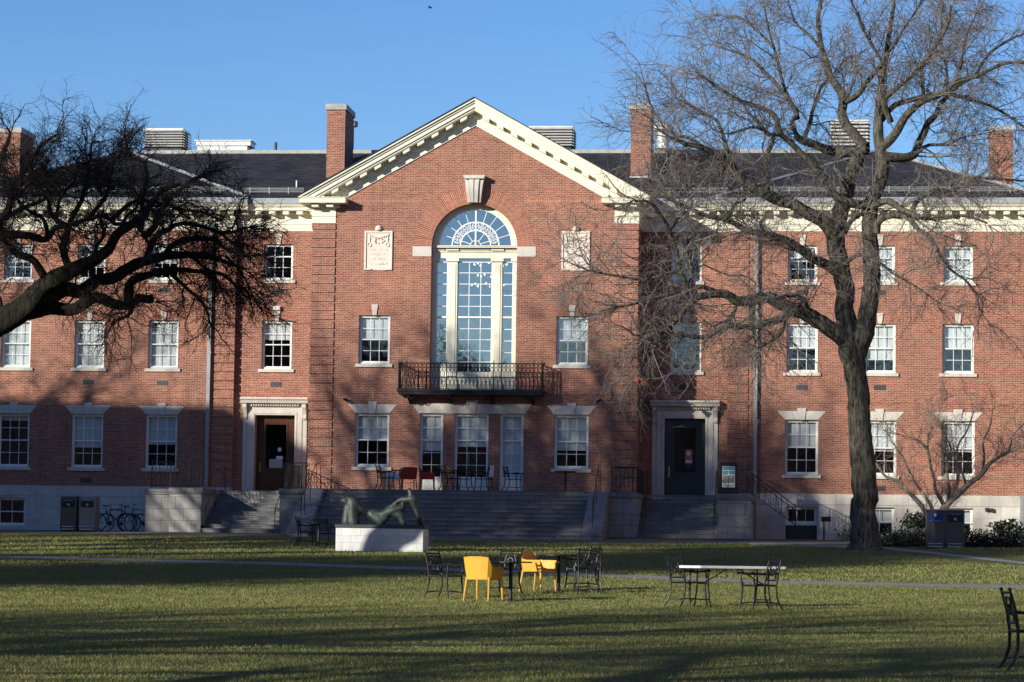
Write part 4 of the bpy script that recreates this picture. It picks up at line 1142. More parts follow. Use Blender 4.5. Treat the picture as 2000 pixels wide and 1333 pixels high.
# by the plinth
chair('black metal armchair on the grass left of the stone plinth', 643, 1072, -20.5, None, 60, 'black metal armchairs by the plinth')
chair('black metal armchair left of the round table near the foot of the stairs', 598, 1064, -18.6, None, 110, 'black metal armchairs by the plinth')
p = at(622, 1068, -19.4); dup(tb, 'round black table near the stone plinth', (p.x, -19.4, gz(-19.4)), 0, 'round black tables on the lawn')

# ------------------------------------------------------------------ plinth and sculpture
YS = -22.4
pa, pb = at(655, 1078, -23), at(826, 1078, -23)
xm = (pa.x+pb.x)/2; hw = (pb.x-pa.x)/2; z0 = gz(YS)-.1; zt = at(740, 1032, -23).z
plh = thing('stone_plinth', 'white stone block plinth under the reclining bronze', 'plinth', (xm, YS, 0))
M['plinthstone'] = stone('white plinth blocks', (.74, .74, .72), bw=.55, bh=.21, joint=.006, streak=.35, var=.3)
MB().box(-hw, hw, -.6, .6, z0, zt).build('block', 'plinthstone', plh, bevel=.015)
scu = thing('bronze_sculpture', 'green bronze reclining abstract figure in two separate pieces', 'sculpture', (xm, YS, zt))
MB().box(-hw-.02, hw+.03, -.62, .62, .0, .10).build('base_slab', 'darkmetal', scu, bevel=.01)
def metaball_mesh(name, balls, parent, res=.045):
    mb = bpy.data.metaballs.new(name); mb.resolution = res; mb.render_resolution = res; mb.threshold = .3
    ob = bpy.data.objects.new(name+'_src', mb); COL.objects.link(ob)
    for (a, b, r0, r1) in balls:
        a, b = Vector(a), Vector(b); L = (b-a).length; n = max(1, int(L/(.35*min(r0, r1)))+1)
        for k in range(n+1):
            e = mb.elements.new(); t = k/n if n else 0; e.co = a.lerp(b, t); e.radius = (r0+(r1-r0)*t)*1.45
    bpy.context.view_layer.update()
    dg = bpy.context.evaluated_depsgraph_get()
    me = bpy.data.meshes.new_from_object(ob.evaluated_get(dg)); COL.objects.unlink(ob); bpy.data.objects.remove(ob)
    for p_ in me.polygons: p_.use_smooth = True
    me.materials.append(M['bronze']); o = bpy.data.objects.new(name, me); COL.objects.link(o); o.parent = parent
    return o
def sp(px, py, dy=0):
    q = at(px, py, YS+dy); return (q.x-xm, dy, q.z-zt)
metaball_mesh('leg_piece', [(sp(671, 978), sp(677, 980), .11, .13), (sp(680, 974), sp(688, 977), .10, .11), (sp(679, 990), sp(678, 1022), .12, .15), (sp(689, 984), sp(692, 1022), .16, .17),
    (sp(690, 980), sp(706, 996), .14, .09), (sp(696, 992), sp(700, 1004), .12, .08), (sp(706, 996), sp(716, 1003), .08, .035)], scu)
metaball_mesh('torso_piece', [(sp(799, 958), sp(802, 961), .065, .07), (sp(802, 963), sp(804, 974), .075, .09), (sp(791, 977), sp(807, 975), .10, .12),
    (sp(787, 974), sp(787, 990), .05, .06), (sp(786, 992), sp(768, 998), .09, .11), (sp(768, 998), sp(748, 1005), .12, .12), (sp(748, 1006), sp(724, 1002), .11, .09), (sp(724, 1005), sp(744, 1018), .11, .14), (sp(735, 1010), sp(752, 1012), .12, .12),
    (sp(770, 985), sp(786, 974), .055, .06), (sp(769, 987), sp(757, 998), .06, .09), (sp(772, 1004), sp(782, 1006), .10, .10), (sp(782, 1006), sp(789, 1023), .10, .085), (sp(806, 978), sp(812, 994), .11, .075), (sp(812, 994), sp(823, 1023), .075, .065)], scu)

# ------------------------------------------------------------------ litter bins
def sort_bin(label, mat, panel, loc, rz=0, group='litter compactor bins'):
    t = thing('litter_bin', label, 'bin', loc, rz, group)
    g = MB(); pf = [(-.32, 0), (-.32, 1.12), (-.26, 1.22), (.30, 1.26), (.33, 1.22), (.33, 0)]
    g.prism(pf, -.30, .30, 'x'); g.build('cabinet', mat, t, bevel=.02)
    f = MB().box(-.235, .235, -.335, -.32, .84, 1.10); hp = f.build('hopper', panel, t, bevel=.006)
    MB().tube([(-.17, -.34, .87), (-.17, -.385, .86), (.17, -.385, .86), (.17, -.34, .87)] if panel == 'blue' else [(-.17, -.34, 1.0), (-.17, -.385, 1.07), (.17, -.385, 1.07), (.17, -.34, 1.0)], .014, 6).build('handle', 'steel', hp)
    # three-arrow recycling mark
    g = MB(); cz_ = 1.06 if panel == 'blue' else .93
    for k in range(3):
        a = R(90+120*k); b = R(90+120*(k+1)); r_ = .05
        P = Vector((r_*math.cos(a), 0, r_*math.sin(a))); Q = Vector((r_*math.cos(b), 0, r_*math.sin(b)))
        A, B = P.lerp(Q, .15), P.lerp(Q, .68); d = (Q-P).normalized(); nrm = Vector((-d.z, 0, d.x))
        g.prism([((A+nrm*.009).x, (A+nrm*.009).z+cz_), ((A-nrm*.009).x, (A-nrm*.009).z+cz_), ((B-nrm*.009).x, (B-nrm*.009).z+cz_), ((B+nrm*.009).x, (B+nrm*.009).z+cz_)], -.3385, -.3355)
        C_ = P.lerp(Q, .92); g.prism([((B+nrm*.02).x, (B+nrm*.02).z+cz_), ((B-nrm*.02).x, (B-nrm*.02).z+cz_), (C_.x, C_.z+cz_)], -.3385, -.3355)
    g.build('recycling_mark', 'white', t)
    MB().tube([(-.22, -.335, .13), (.22, -.335, .13)], .035, 8).box(-.24, .24, -.345, -.32, .035, .06).build('foot_pedal', 'steel', t)
    return t
p = at(1826, 1070, -12.2); bR = sort_bin('dark brown bin with a blue chute by the small bare tree', 'binbrown', 'blue', (p.x, -12.2, gz(-12.2)))
p = at(1864.5, 1071, -12.2); sort_bin('dark brown bin with a black chute, right of the blue one', 'binbrown', 'black', (p.x, -12.2, gz(-12.2)))
p = at(137, 1035, -4.6); sort_bin('dark bin in the shade by the left wing, left of the grey one', 'binbrown', 'black', (p.x, -4.6, 0))
p = at(173, 1035, -4.6); sort_bin('grey bin by the left wing next to the bicycles', 'bingrey', 'black', (p.x+.01, -4.6, 0))

# ------------------------------------------------------------------ bicycles
def bicycle(label, loc, rz):
    t = thing('bicycle', label, 'bicycle', loc, rz, 'bicycles parked by the left wing')
    for x in (-.52, .52):
        wtr = [(x+.33*math.cos(a), 0, .34+.33*math.sin(a)) for a in np.linspace(0, 2*math.pi, 29)[:-1]]
        wo = MB().tube(wtr, .018, 6, closed=True).build('wheel', 'tyre', t)
        g = MB().tube([(x+.305*math.cos(a), 0, .34+.305*math.sin(a)) for a in np.linspace(0, 2*math.pi, 25)[:-1]], .007, 4, closed=True)
        for k in range(14):
            a = 2*math.pi*k/14; g.tube([(x, 0, .34), (x+.3*math.cos(a), 0, .34+.3*math.sin(a))], .0022, 3)
        g.tube([(x, -.05, .34), (x, .05, .34)], .02, 8); g.build('rim', 'steel', wo)
    g = MB(); bb = (-.08, 0, .30); st = (-.22, 0, .80); hd = (.33, 0, .84); h2 = (.37, 0, .68)
    g.tube([bb, st], .015, 7).tube([bb, h2], .018, 7).tube([(-.205, 0, .75), hd], .015, 7)
    for q in (-.05, .05):
        g.tube([(-.52, q, .34), (bb[0], q*.4, bb[2])], .009, 6).tube([(-.52, q, .34), (-.205, q*.3, .74)], .008, 6)
        g.tube([(.37, q*.6, .66), (.42, q, .52), (.52, q, .34)], .011, 6)
    g.tube([hd, h2], .02, 8); g.build('frame', 'bikeblue', t)
    MB().tube([(.33, 0, .84), (.32, 0, .97)], .012, 6).tube([(.26, -.28, 1.0), (.34, -.18, .99), (.34, .18, .99), (.26, .28, 1.0)], .012, 6).build('handlebar', 'iron', t)
    MB().tube([st, (-.24, 0, .92)], .012, 6).prism([(-.37, -.07), (-.34, -.085), (-.12, -.02), (-.12, .02), (-.34, .085), (-.37, .07)], .92, .96, 'z').build('saddle', 'iron', t)
    MB().lathe([(.09, -.004), (.09, .004)], (0, 0, 0), 16).tube([(0, 0, -.05), (.12, 0, -.05), (.14, 0, -.1)], .01, 5).tube([(0, 0, .05), (-.12, 0, .05), (-.14, 0, .1)], .01, 5).build('crank', 'iron', t, loc=(-.08, 0, .30)).rotation_euler = (R(90), 0, 0)
    return t
p = at(213, 1034, -2.5); bk = bicycle('dark bicycle just right of the grey bin', (p.x+.1, -2.5, .0), R(20))
p = at(232, 1034, -1.9); dup(bk, 'blue black bicycle second from the bins, leaning on the wall', (p.x, -1.9, 0), R(172))
p = at(272, 1034, -2.4); dup(bk, 'dark bicycle third from the bins, under the basement window', (p.x+.1, -2.4, 0), R(195))
p = at(303, 1034, -1.8); dup(bk, 'dark bicycle farthest from the bins, beside the stair wall', (p.x, -1.8, 0), R(8))

# ------------------------------------------------------------------ toys on the window sill of the right wing
toycols = [('red', (.6, .03, .05)), ('orange', (.8, .3, .04)), ('yellow', (.75, .6, .05)), ('green', (.05, .4, .08)), ('light blue', (.25, .5, .7)), ('pink blond', (.8, .5, .25)), ('purple', (.3, .06, .45))]
for k, (nm, cc) in enumerate(toycols):
    M['toy '+nm] = plain('toy '+nm, cc, .5)
    x = 11.85+k*.115+.02; z = 9.74
    h = [.10, .09, .10, .09, .17, .24, .12][k]; r_ = .05
    o = MB().lathe([(r_*.7, 0), (r_, h*.25), (r_*.6, h*.55), (r_*.75, h*.75), (r_*.3, h)], (0, 0, 0), 10).build('toy_figure', 'toy '+nm, None, smooth=True, loc=(x, YW+.05, z))
    tag(o, f'small {nm} toy figure on the top floor window sill of the right wing', 'toy', 'coloured toys on the window sill')

# ------------------------------------------------------------------ bird
pb_ = at(840, 16, 12)
g = MB().tube([(-.16, 0, 0), (-.06, 0, .01), (.06, 0, .02), (.13, 0, .03), (.17, 0, .02)], [.01, .045, .05, .03, .005], 8)
bo = g.build('bird', 'iron', None, smooth=True, loc=pb_); bo.scale = (.6, .6, .6); tag(bo, 'small dark bird flying high above the roof', 'bird')
MB().raw([(.05, .02, .02), (-.06, .02, .02), (-.10, .25, .10), (.0, .28, .11), (.04, .02, .035), (-.05, .02, .035)], [(0, 1, 2, 3), (4, 3, 2, 5), (0, 3, 4), (1, 5, 2)]).build('wing', 'iron', bo)
MB().raw([(.05, -.02, .02), (-.06, -.02, .02), (-.10, -.25, .10), (.0, -.28, .11), (.04, -.02, .035), (-.05, -.02, .035)], [(0, 1, 2, 3), (4, 3, 2, 5), (0, 3, 4), (1, 5, 2)]).build('wing', 'iron', bo)

# ------------------------------------------------------------------ trees
def fast_mesh(name, V, Q, mat, parent, smooth=False, tri=False):
    me = bpy.data.meshes.new(name); V = np.asarray(V, np.float32); Q = np.asarray(Q, np.int32); k = 3 if tri else 4
    me.vertices.add(len(V)); me.vertices.foreach_set('co', V.ravel())
    me.loops.add(Q.size); me.loops.foreach_set('vertex_index', Q.ravel())
    me.polygons.add(len(Q)); me.polygons.foreach_set('loop_start', np.arange(0, Q.size, k, dtype=np.int32)); me.polygons.foreach_set('loop_total', np.full(len(Q), k, np.int32))
    if smooth: me.polygons.foreach_set('use_smooth', np.ones(len(Q), bool))
    me.update(calc_edges=True)
    o = bpy.data.objects.new(name, me); COL.objects.link(o); me.materials.append(M[mat])
    if parent is not None: o.parent = parent
    return o
def nrm(a): return a/np.maximum(np.linalg.norm(a, axis=-1, keepdims=True), 1e-9)
def batch_tubes(P, Rr, sides):
    n, K, _ = P.shape
    T_ = np.empty_like(P); T_[:, 1:-1] = P[:, 2:]-P[:, :-2]; T_[:, 0] = P[:, 1]-P[:, 0]; T_[:, -1] = P[:, -1]-P[:, -2]; T_ = nrm(T_)
    ref = nrm(np.cross(nrm(P[:, -1]-P[:, 0]), nrm(rng.normal(size=(n, 3)))))[:, None, :]
    U = nrm(ref-T_*np.sum(ref*T_, -1, keepdims=True)); W_ = np.cross(T_, U)
    a = 2*np.pi*np.arange(sides)/sides
    V = P[:, :, None, :]+Rr[:, :, None, None]*(U[:, :, None, :]*np.cos(a)[None, None, :, None]+W_[:, :, None, :]*np.sin(a)[None, None, :, None])
    idx = np.arange(n*K*sides).reshape(n, K, sides)
    q = np.stack([idx[:, :-1], np.roll(idx, -1, 2)[:, :-1], np.roll(idx, -1, 2)[:, 1:], idx[:, 1:]], -1).reshape(-1, 4)
    return V.reshape(-1, 3), q
def grow(base, dirn, length, K, wob, bias, r0, r1):
    n = len(base); P = np.empty((n, K, 3)); P[:, 0] = base; d = dirn.copy(); st = (length/(K-1))[:, None]
    for k in range(1, K):
        d = nrm(d+rng.normal(size=(n, 3))*wob+np.array(bias)*.5); P[:, k] = P[:, k-1]+d*st
    Rr = r0[:, None]*(1-np.linspace(0, 1, K))[None]+r1*np.linspace(0, 1, K)[None]
    return P, Rr
def spawn(P, n, tmin, ang, bias=(0, 0, 0), wts=None):
    """n random children on polylines P (N,K,3): returns base, direction, parent, t"""
    N_, K, _ = P.shape
    L = np.linalg.norm(P[:, 1:]-P[:, :-1], axis=-1).sum(1)
    w_ = L if wts is None else wts; w_ = w_/w_.sum()
    i = rng.choice(N_, n, p=w_); t = tmin+(1-tmin)*rng.random(n); u = t*(K-1); k = np.minimum(u.astype(int), K-2); f = (u-k)[:, None]
    base = P[i, k]*(1-f)+P[i, k+1]*f; tan = nrm(P[i, k+1]-P[i, k])
    per = nrm(np.cross(tan, nrm(rng.normal(size=(n, 3)))))
    a = ang[0]+(ang[1]-ang[0])*rng.random(n)
    d = nrm(tan*np.cos(a)[:, None]+per*np.sin(a)[:, None]+np.array(bias))
    return base, d, i, t
def resample(pts, rads, step):
    pts = np.array(pts, float); seg = np.linalg.norm(pts[1:]-pts[:-1], axis=1); s = np.concatenate([[0], np.cumsum(seg)])
    n = max(3, int(s[-1]/step)+1); u = np.linspace(0, s[-1], n)
    # smooth with Catmull-Rom-like interpolation
    out = np.empty((n, 3))
    for j, uu in enumerate(u):
        k = min(np.searchsorted(s, uu, side='right')-1, len(pts)-2); t = (uu-s[k])/max(seg[k], 1e-6)
        p0, p1, p2, p3 = pts[max(k-1, 0)], pts[k], pts[k+1], pts[min(k+2, len(pts)-1)]
        out[j] = .5*((2*p1)+(-p0+p2)*t+(2*p0-5*p1+4*p2-p3)*t*t+(-p0+3*p1-3*p2+p3)*t**3)
    return out, np.interp(u, s, rads)
def limb_mesh(limbs, name, mat, parent, step=.25, sides=10, lump=.10, gnarl=.028):
    Vs, Qs, off = [], [], 0
    for pts, rads in limbs:
        P, r_ = resample(pts, rads, step); n = len(P)
        k_ = max(3, n//3); kn = rng.normal(size=(k_, 3))*gnarl; kn[0] = 0
        P = P+rng.normal(size=P.shape)*(r_[:, None]*.035)+np.stack([np.interp(np.linspace(0, k_-1, n), np.arange(k_), kn[:, c]) for c in range(3)], -1)*np.minimum(1, .6+.4*r_[:, None]/.05)
        Tn = nrm(np.gradient(P, axis=0)); ref = nrm(np.cross(Tn[0], [.3, .9, .2]))
        a = 2*np.pi*np.arange(sides)/sides; V = np.empty((n, sides, 3)); ridge = rng.normal(size=sides)*lump*.9
        for k in range(n):
            ridge = ridge*.93+rng.normal(size=sides)*lump*.3
            ref = nrm(ref-Tn[k]*np.dot(ref, Tn[k])); v = np.cross(Tn[k], ref)
            rr = r_[k]*(1+np.clip(ridge, -.3, .3)+lump*.2*rng.normal(size=sides))
            V[k] = P[k]+rr[:, None]*(np.cos(a)[:, None]*ref+np.sin(a)[:, None]*v)
        idx = np.arange(n*sides).reshape(n, sides)
        q = np.stack([idx[:-1], np.roll(idx, -1, 1)[:-1], np.roll(idx, -1, 1)[1:], idx[1:]], -1).reshape(-1, 4)
        Vs.append(V.reshape(-1, 3)); Qs.append(q+off); off += n*sides
    return fast_mesh(name, np.concatenate(Vs), np.concatenate(Qs), mat, parent, smooth=True)
def twigs_from(limbs, parent, mat, n1, n2, n3, l1=(1.0, 2.4), l2=(.5, 1.1), l3=(.25, .6), rmax=.14, bias1=(0, 0, .2), bias2=(0, 0, .0), bias3=(0, 0, -.05), r=(.022, .011, .006), name='crown', wob=.16, limit=None, mat3=None):
    K0 = 12; Ps = []; rs = []
    for pts, rads in limbs:
        P, r_ = resample(pts, rads, .3)
        u = np.linspace(0, len(P)-1, K0); Q = np.stack([np.interp(u, np.arange(len(P)), P[:, c]) for c in range(3)], -1)
        q = np.interp(u, np.arange(len(P)), r_); Ps.append(Q); rs.append(q)
    P0 = np.array(Ps); R0 = np.array(rs)
    Ln = np.linalg.norm(P0[:, 1:]-P0[:, :-1], axis=-1).sum(1); wts = np.maximum(Ln, 1.8)**.7*np.where(R0.mean(1) > rmax, .2, 1.)
    b, d, i, t = spawn(P0, n1, .12, (.5, 1.15), bias1, wts)
    ll = l1[0]+(l1[1]-l1[0])*rng.random(n1); ll *= (1.15-.55*t)
    # thick limbs near the trunk shed few small shoots
    rr_ = np.array([np.interp(tt*(K0-1), np.arange(K0), R0[k]) for k, tt in zip(i, t)])
    r1 = np.minimum(r[0]*(.6+.8*rng.random(n1))*(ll/np.mean(l1)), rr_*.7)
    A, Ra = grow(b, d, ll, 8, wob, bias1, r1, r[1]*.8)
    # leaders: continue each limb tip as a spray
    tips = P0[:, -1]; td = nrm(P0[:, -1]-P0[:, -2]); m_ = 3
    tb_ = np.repeat(tips, m_, 0); tdd = nrm(np.repeat(td, m_, 0)+rng.normal(size=(len(tips)*m_, 3))*.35)
    B, Rb = grow(tb_, tdd, (l1[0]+(l1[1]-l1[0])*rng.random(len(tb_))), 8, wob, bias1, np.repeat(np.minimum(R0[:, -1], r[0]*1.3), m_), r[1]*.8)
    A = np.concatenate([A, B]); Ra = np.concatenate([Ra, Rb])
    b, d, i, t = spawn(A, n2, .1, (.4, 1.0), bias2)
    C, Rc = grow(b, d, (l2[0]+(l2[1]-l2[0])*rng.random(n2)), 6, wob*1.1, bias2, np.full(n2, r[1])*(.7+.6*rng.random(n2)), r[2]*.9)
    b, d, i, t = spawn(C, n3, .05, (.35, 1.0), bias3)
    D, Rd = grow(b, d, (l3[0]+(l3[1]-l3[0])*rng.random(n3)), 4, wob*1.4, bias3, np.full(n3, r[2]), r[2]*.5)
    out = []; off = 0; Vs = []; Qs = []
    for (P, Rr, s) in ((A, Ra, 4), (C, Rc, 3), (D, Rd, 3)):
        V, q = batch_tubes(P, Rr, s); Vs.append(V); Qs.append(q+off); off += len(V)
    return fast_mesh(name, np.concatenate(Vs), np.concatenate(Qs), mat, parent)

def traced(lines, Y0, spread=0):
    """lines: [(points (px,py,dy), w0.. )] -> world limbs; widths are in photo pixels"""
    out = []
    for pts in lines:
        W_, Rr = [], []
        for (px, py, wd, dy) in pts:
            Y = Y0+dy; q = at(px, py, Y); W_.append(tuple(q)); Rr.append(wd/2*(Y+104)/F)
        out.append((W_, Rr))
    return out
# big elm: limbs follow the photographed branching, spread in depth
def L(pts, w0, w1, d0, d1):
    n = len(pts); return [(x, y, w0+(w1-w0)*k/(n-1), d0+(d1-d0)*k/(n-1)) for k, (x, y) in enumerate(pts)]
YE = -15.7
elm_lines = [
 [(1692, 1090, 78, 0), (1691, 1074, 66, 0), (1690, 1055, 57, 0), (1688, 1010, 50, 0), (1686, 900, 47, 0), (1680, 800, 44, 0), (1670, 730, 44, 0), (1664, 690, 48, 0), (1656, 650, 40, .1), (1649, 600, 35, .2), (1650, 570, 33, .2), (1640, 530, 32, .2), (1630, 470, 31, .2), (1638, 420, 29, .3), (1651, 380, 26, .3), (1662, 340, 24, .3), (1676, 300, 24, .3), (1690, 285, 22, .3)],
 L([(1666, 705), (1680, 680), (1688, 640), (1697, 600), (1704, 545), (1699, 492), (1697, 440), (1704, 400), (1716, 360), (1723, 330), (1718, 300)], 38, 22, 0, -.6),
 L([(1690, 288), (1674, 270), (1655, 245), (1645, 222), (1647, 195), (1636, 169), (1618, 139), (1611, 110), (1606, 86), (1600, 38), (1602, -10), (1600, -60)], 22, 5, .3, 1.6),
 L([(1648, 200), (1674, 184), (1700, 150), (1720, 130), (1735, 100), (1760, 60), (1790, 20)], 12, 3, .5, -1.5),
 L([(1720, 300), (1716, 250), (1717, 200), (1720, 160), (1727, 128), (1737, 75), (1744, 20), (1750, -40)], 20, 5, -.6, -.2),
 L([(1718, 290), (1749, 262), (1771, 225), (1800, 200), (1840, 185), (1865, 161), (1910, 146), (1962, 124), (2020, 126)], 18, 5, -.6, -2.4),
 L([(1726, 306), (1760, 312), (1788, 300), (1800, 270), (1812, 245), (1832, 225), (1837, 200), (1860, 178), (1900, 150), (1940, 100), (1990, 70)], 19, 4, -.6, 2.2),
 L([(1790, 300), (1812, 286), (1850, 284), (1880, 270), (1920, 262)], 8, 2, -.1, .5),
 L([(1722, 235), (1749, 208), (1785, 192), (1820, 186), (1860, 188), (1900, 195), (1944, 212), (1981, 234), (2010, 260)], 12, 3, -.3, 1.6),
 L([(1740, 240), (1728, 200), (1750, 175), (1790, 140), (1820, 100), (1845, 60), (1860, 10)], 12, 4, -.8, -2.2),
 L([(1804, 205), (1803, 150), (1808, 120), (1835, 70), (1842, 20)], 8, 3, .6, 1.3),
 L([(1851, 175), (1848, 130), (1838, 90), (1850, 40)], 6, 2, 1.4, 2.4),
 L([(1690, 292), (1650, 300), (1612, 290), (1585, 280), (1568, 274), (1555, 262)], 18, 14, .2, .8),
 L([(1568, 276), (1580, 240), (1583, 220), (1600, 182), (1612, 160), (1640, 130)], 10, 4, .8, 2.2),
 L([(1555, 262), (1545, 240), (1555, 220), (1540, 190), (1527, 150), (1512, 94), (1500, 50), (1490, 10)], 10, 3, .8, 1.9),
 L([(1636, 470), (1626, 452), (1606, 432), (1584, 420), (1544, 396), (1488, 376), (1456, 352), (1420, 320), (1395, 300), (1372, 288), (1340, 280), (1310, 270)], 28, 7, .2, -2.6),
 L([(1648, 545), (1632, 530), (1612, 516), (1590, 505), (1560, 488), (1530, 470), (1504, 460), (1456, 452), (1424, 428), (1372, 420), (1330, 400), (1300, 380)], 22, 6, .2, -1.6),
 L([(1652, 665), (1640, 656), (1600, 628), (1570, 610), (1552, 604), (1520, 590), (1496, 580), (1465, 586), (1440, 588), (1420, 576), (1400, 572), (1370, 578), (1352, 590), (1316, 632), (1288, 652), (1262, 660)], 34, 6, 0, -2.0),
 L([(1575, 606), (1552, 608), (1528, 622), (1505, 630), (1480, 637), (1450, 637), (1420, 636), (1395, 648), (1372, 657), (1340, 656), (1310, 650), (1280, 646), (1250, 655)], 16, 5, -.5, -2.6),
 L([(1400, 572), (1370, 560), (1345, 568), (1300, 578), (1250, 590), (1200, 603), (1170, 610)], 10, 3, -1.0, -2.8),
 L([(1345, 568), (1330, 530), (1322, 490), (1308, 450), (1290, 420), (1270, 395), (1240, 390)], 10, 4, -1.5, -3.2),
 L([(1330, 530), (1260, 545), (1200, 538), (1150, 528), (1110, 510)], 7, 2, -1.6, -2.8),
 L([(1528, 596), (1533, 630), (1527, 650), (1505, 668), (1488, 680)], 7, 3, -.6, -1.4),
 L([(1580, 620), (1572, 590), (1550, 575), (1520, 580)], 11, 6, -.2, -1.4),
 L([(1470, 585), (1472, 640), (1475, 670)], 14, 3, -.8, -.8),
 L([(1704, 405), (1718, 396), (1735, 394), (1752, 404), (1768, 416), (1790, 425), (1816, 428), (1850, 428), (1890, 422), (1930, 440)], 15, 4, -.7, -2.8),
 L([(1712, 455), (1716, 435), (1732, 424), (1755, 420), (1774, 425), (1786, 440), (1796, 455), (1812, 462), (1828, 478), (1838, 500), (1856, 524), (1888, 552), (1910, 575)], 15, 3, -.6, -2.0),
 L([(1776, 424), (1784, 405), (1794, 390), (1824, 376), (1864, 368), (1884, 355), (1904, 348), (1950, 350), (2000, 352)], 10, 4, -1.5, .8),
 L([(1700, 400), (1672, 400), (1640, 388), (1620, 370), (1608, 352), (1592, 330), (1576, 312), (1556, 290), (1540, 272), (1525, 258), (1512, 226), (1485, 210), (1460, 202), (1430, 191), (1400, 170), (1370, 150)], 18, 5, -.6, -2.2),
 L([(1525, 260), (1505, 265), (1480, 250), (1450, 255), (1420, 262), (1390, 250)], 8, 2, -1.6, -2.4),
 L([(1500, 385), (1497, 340), (1500, 300), (1510, 270), (1470, 225), (1450, 200)], 11, 4, -.3, 1.6),
 L([(1420, 325), (1420, 290), (1408, 250), (1395, 230), (1350, 205), (1320, 190)], 10, 3, -1.4, .4),
 L([(1372, 288), (1345, 270), (1320, 262), (1300, 250), (1275, 215)], 8, 3, -1.8, -1.2),
 L([(1424, 428), (1440, 400), (1455, 390), (1452, 360)], 7, 3, -.6, .8),
 L([(1557, 232), (1535, 188), (1500, 150), (1470, 120), (1430, 100), (1400, 90)], 10, 3, .3, 2.2),
 L([(1512, 94), (1480, 60), (1440, 30), (1410, 40)], 6, 2, 1.5, 2.6),
 L([(1606, 100), (1580, 70), (1550, 40), (1540, 0)], 6, 3, 1.1, 2.0),
 L([(1727, 128), (1700, 80), (1680, 40), (1660, 0)], 7, 3, -.4, -1.6),
 L([(1865, 161), (1880, 110), (1890, 60), (1910, 20)], 6, 2, -1.2, -2.6),
 L([(1630, 470), (1650, 455), (1665, 430), (1690, 415)], 12, 8, 0, -.6),
 L([(1345, 568), (1350, 530), (1340, 490), (1350, 450), (1335, 420)], 9, 4, -1.2, -.2),
 L([(1308, 450), (1330, 425), (1350, 405), (1345, 380)], 7, 3, -2.2, -1.2),
 L([(1420, 320), (1400, 345), (1370, 350), (1340, 370), (1310, 365)], 8, 3, -1.6, -.4),
 L([(1440, 588), (1425, 620), (1400, 635), (1390, 665)], 7, 2, -1.0, -1.8),
 L([(1316, 632), (1300, 660), (1270, 690), (1250, 720)], 6, 2, -1.8, -1.4),
 L([(1644, 520), (1680, 495), (1710, 510), (1740, 530), (1790, 560), (1830, 590)], 8, 2, -.3, -2.4),
]
elm = thing('bare_elm_tree', 'tall bare elm with a forked grey trunk in front of the right wing', 'tree', (0, 0, 0))
elimbs = traced(elm_lines, YE)
limb_mesh(elimbs, 'trunk', 'elmbark', elm, step=.16, sides=20, lump=.09)
twigs_from(elimbs[2:], elm, 'elmtwig', 820, 6500, 21000, l1=(1.2, 3.0), l2=(.5, 1.35), l3=(.2, .65), bias1=(0, 0, .06), bias2=(0, 0, -.12), bias3=(0, 0, -.22), r=(.020, .0088, .0050), wob=.28)
# nests of shoots on the knots

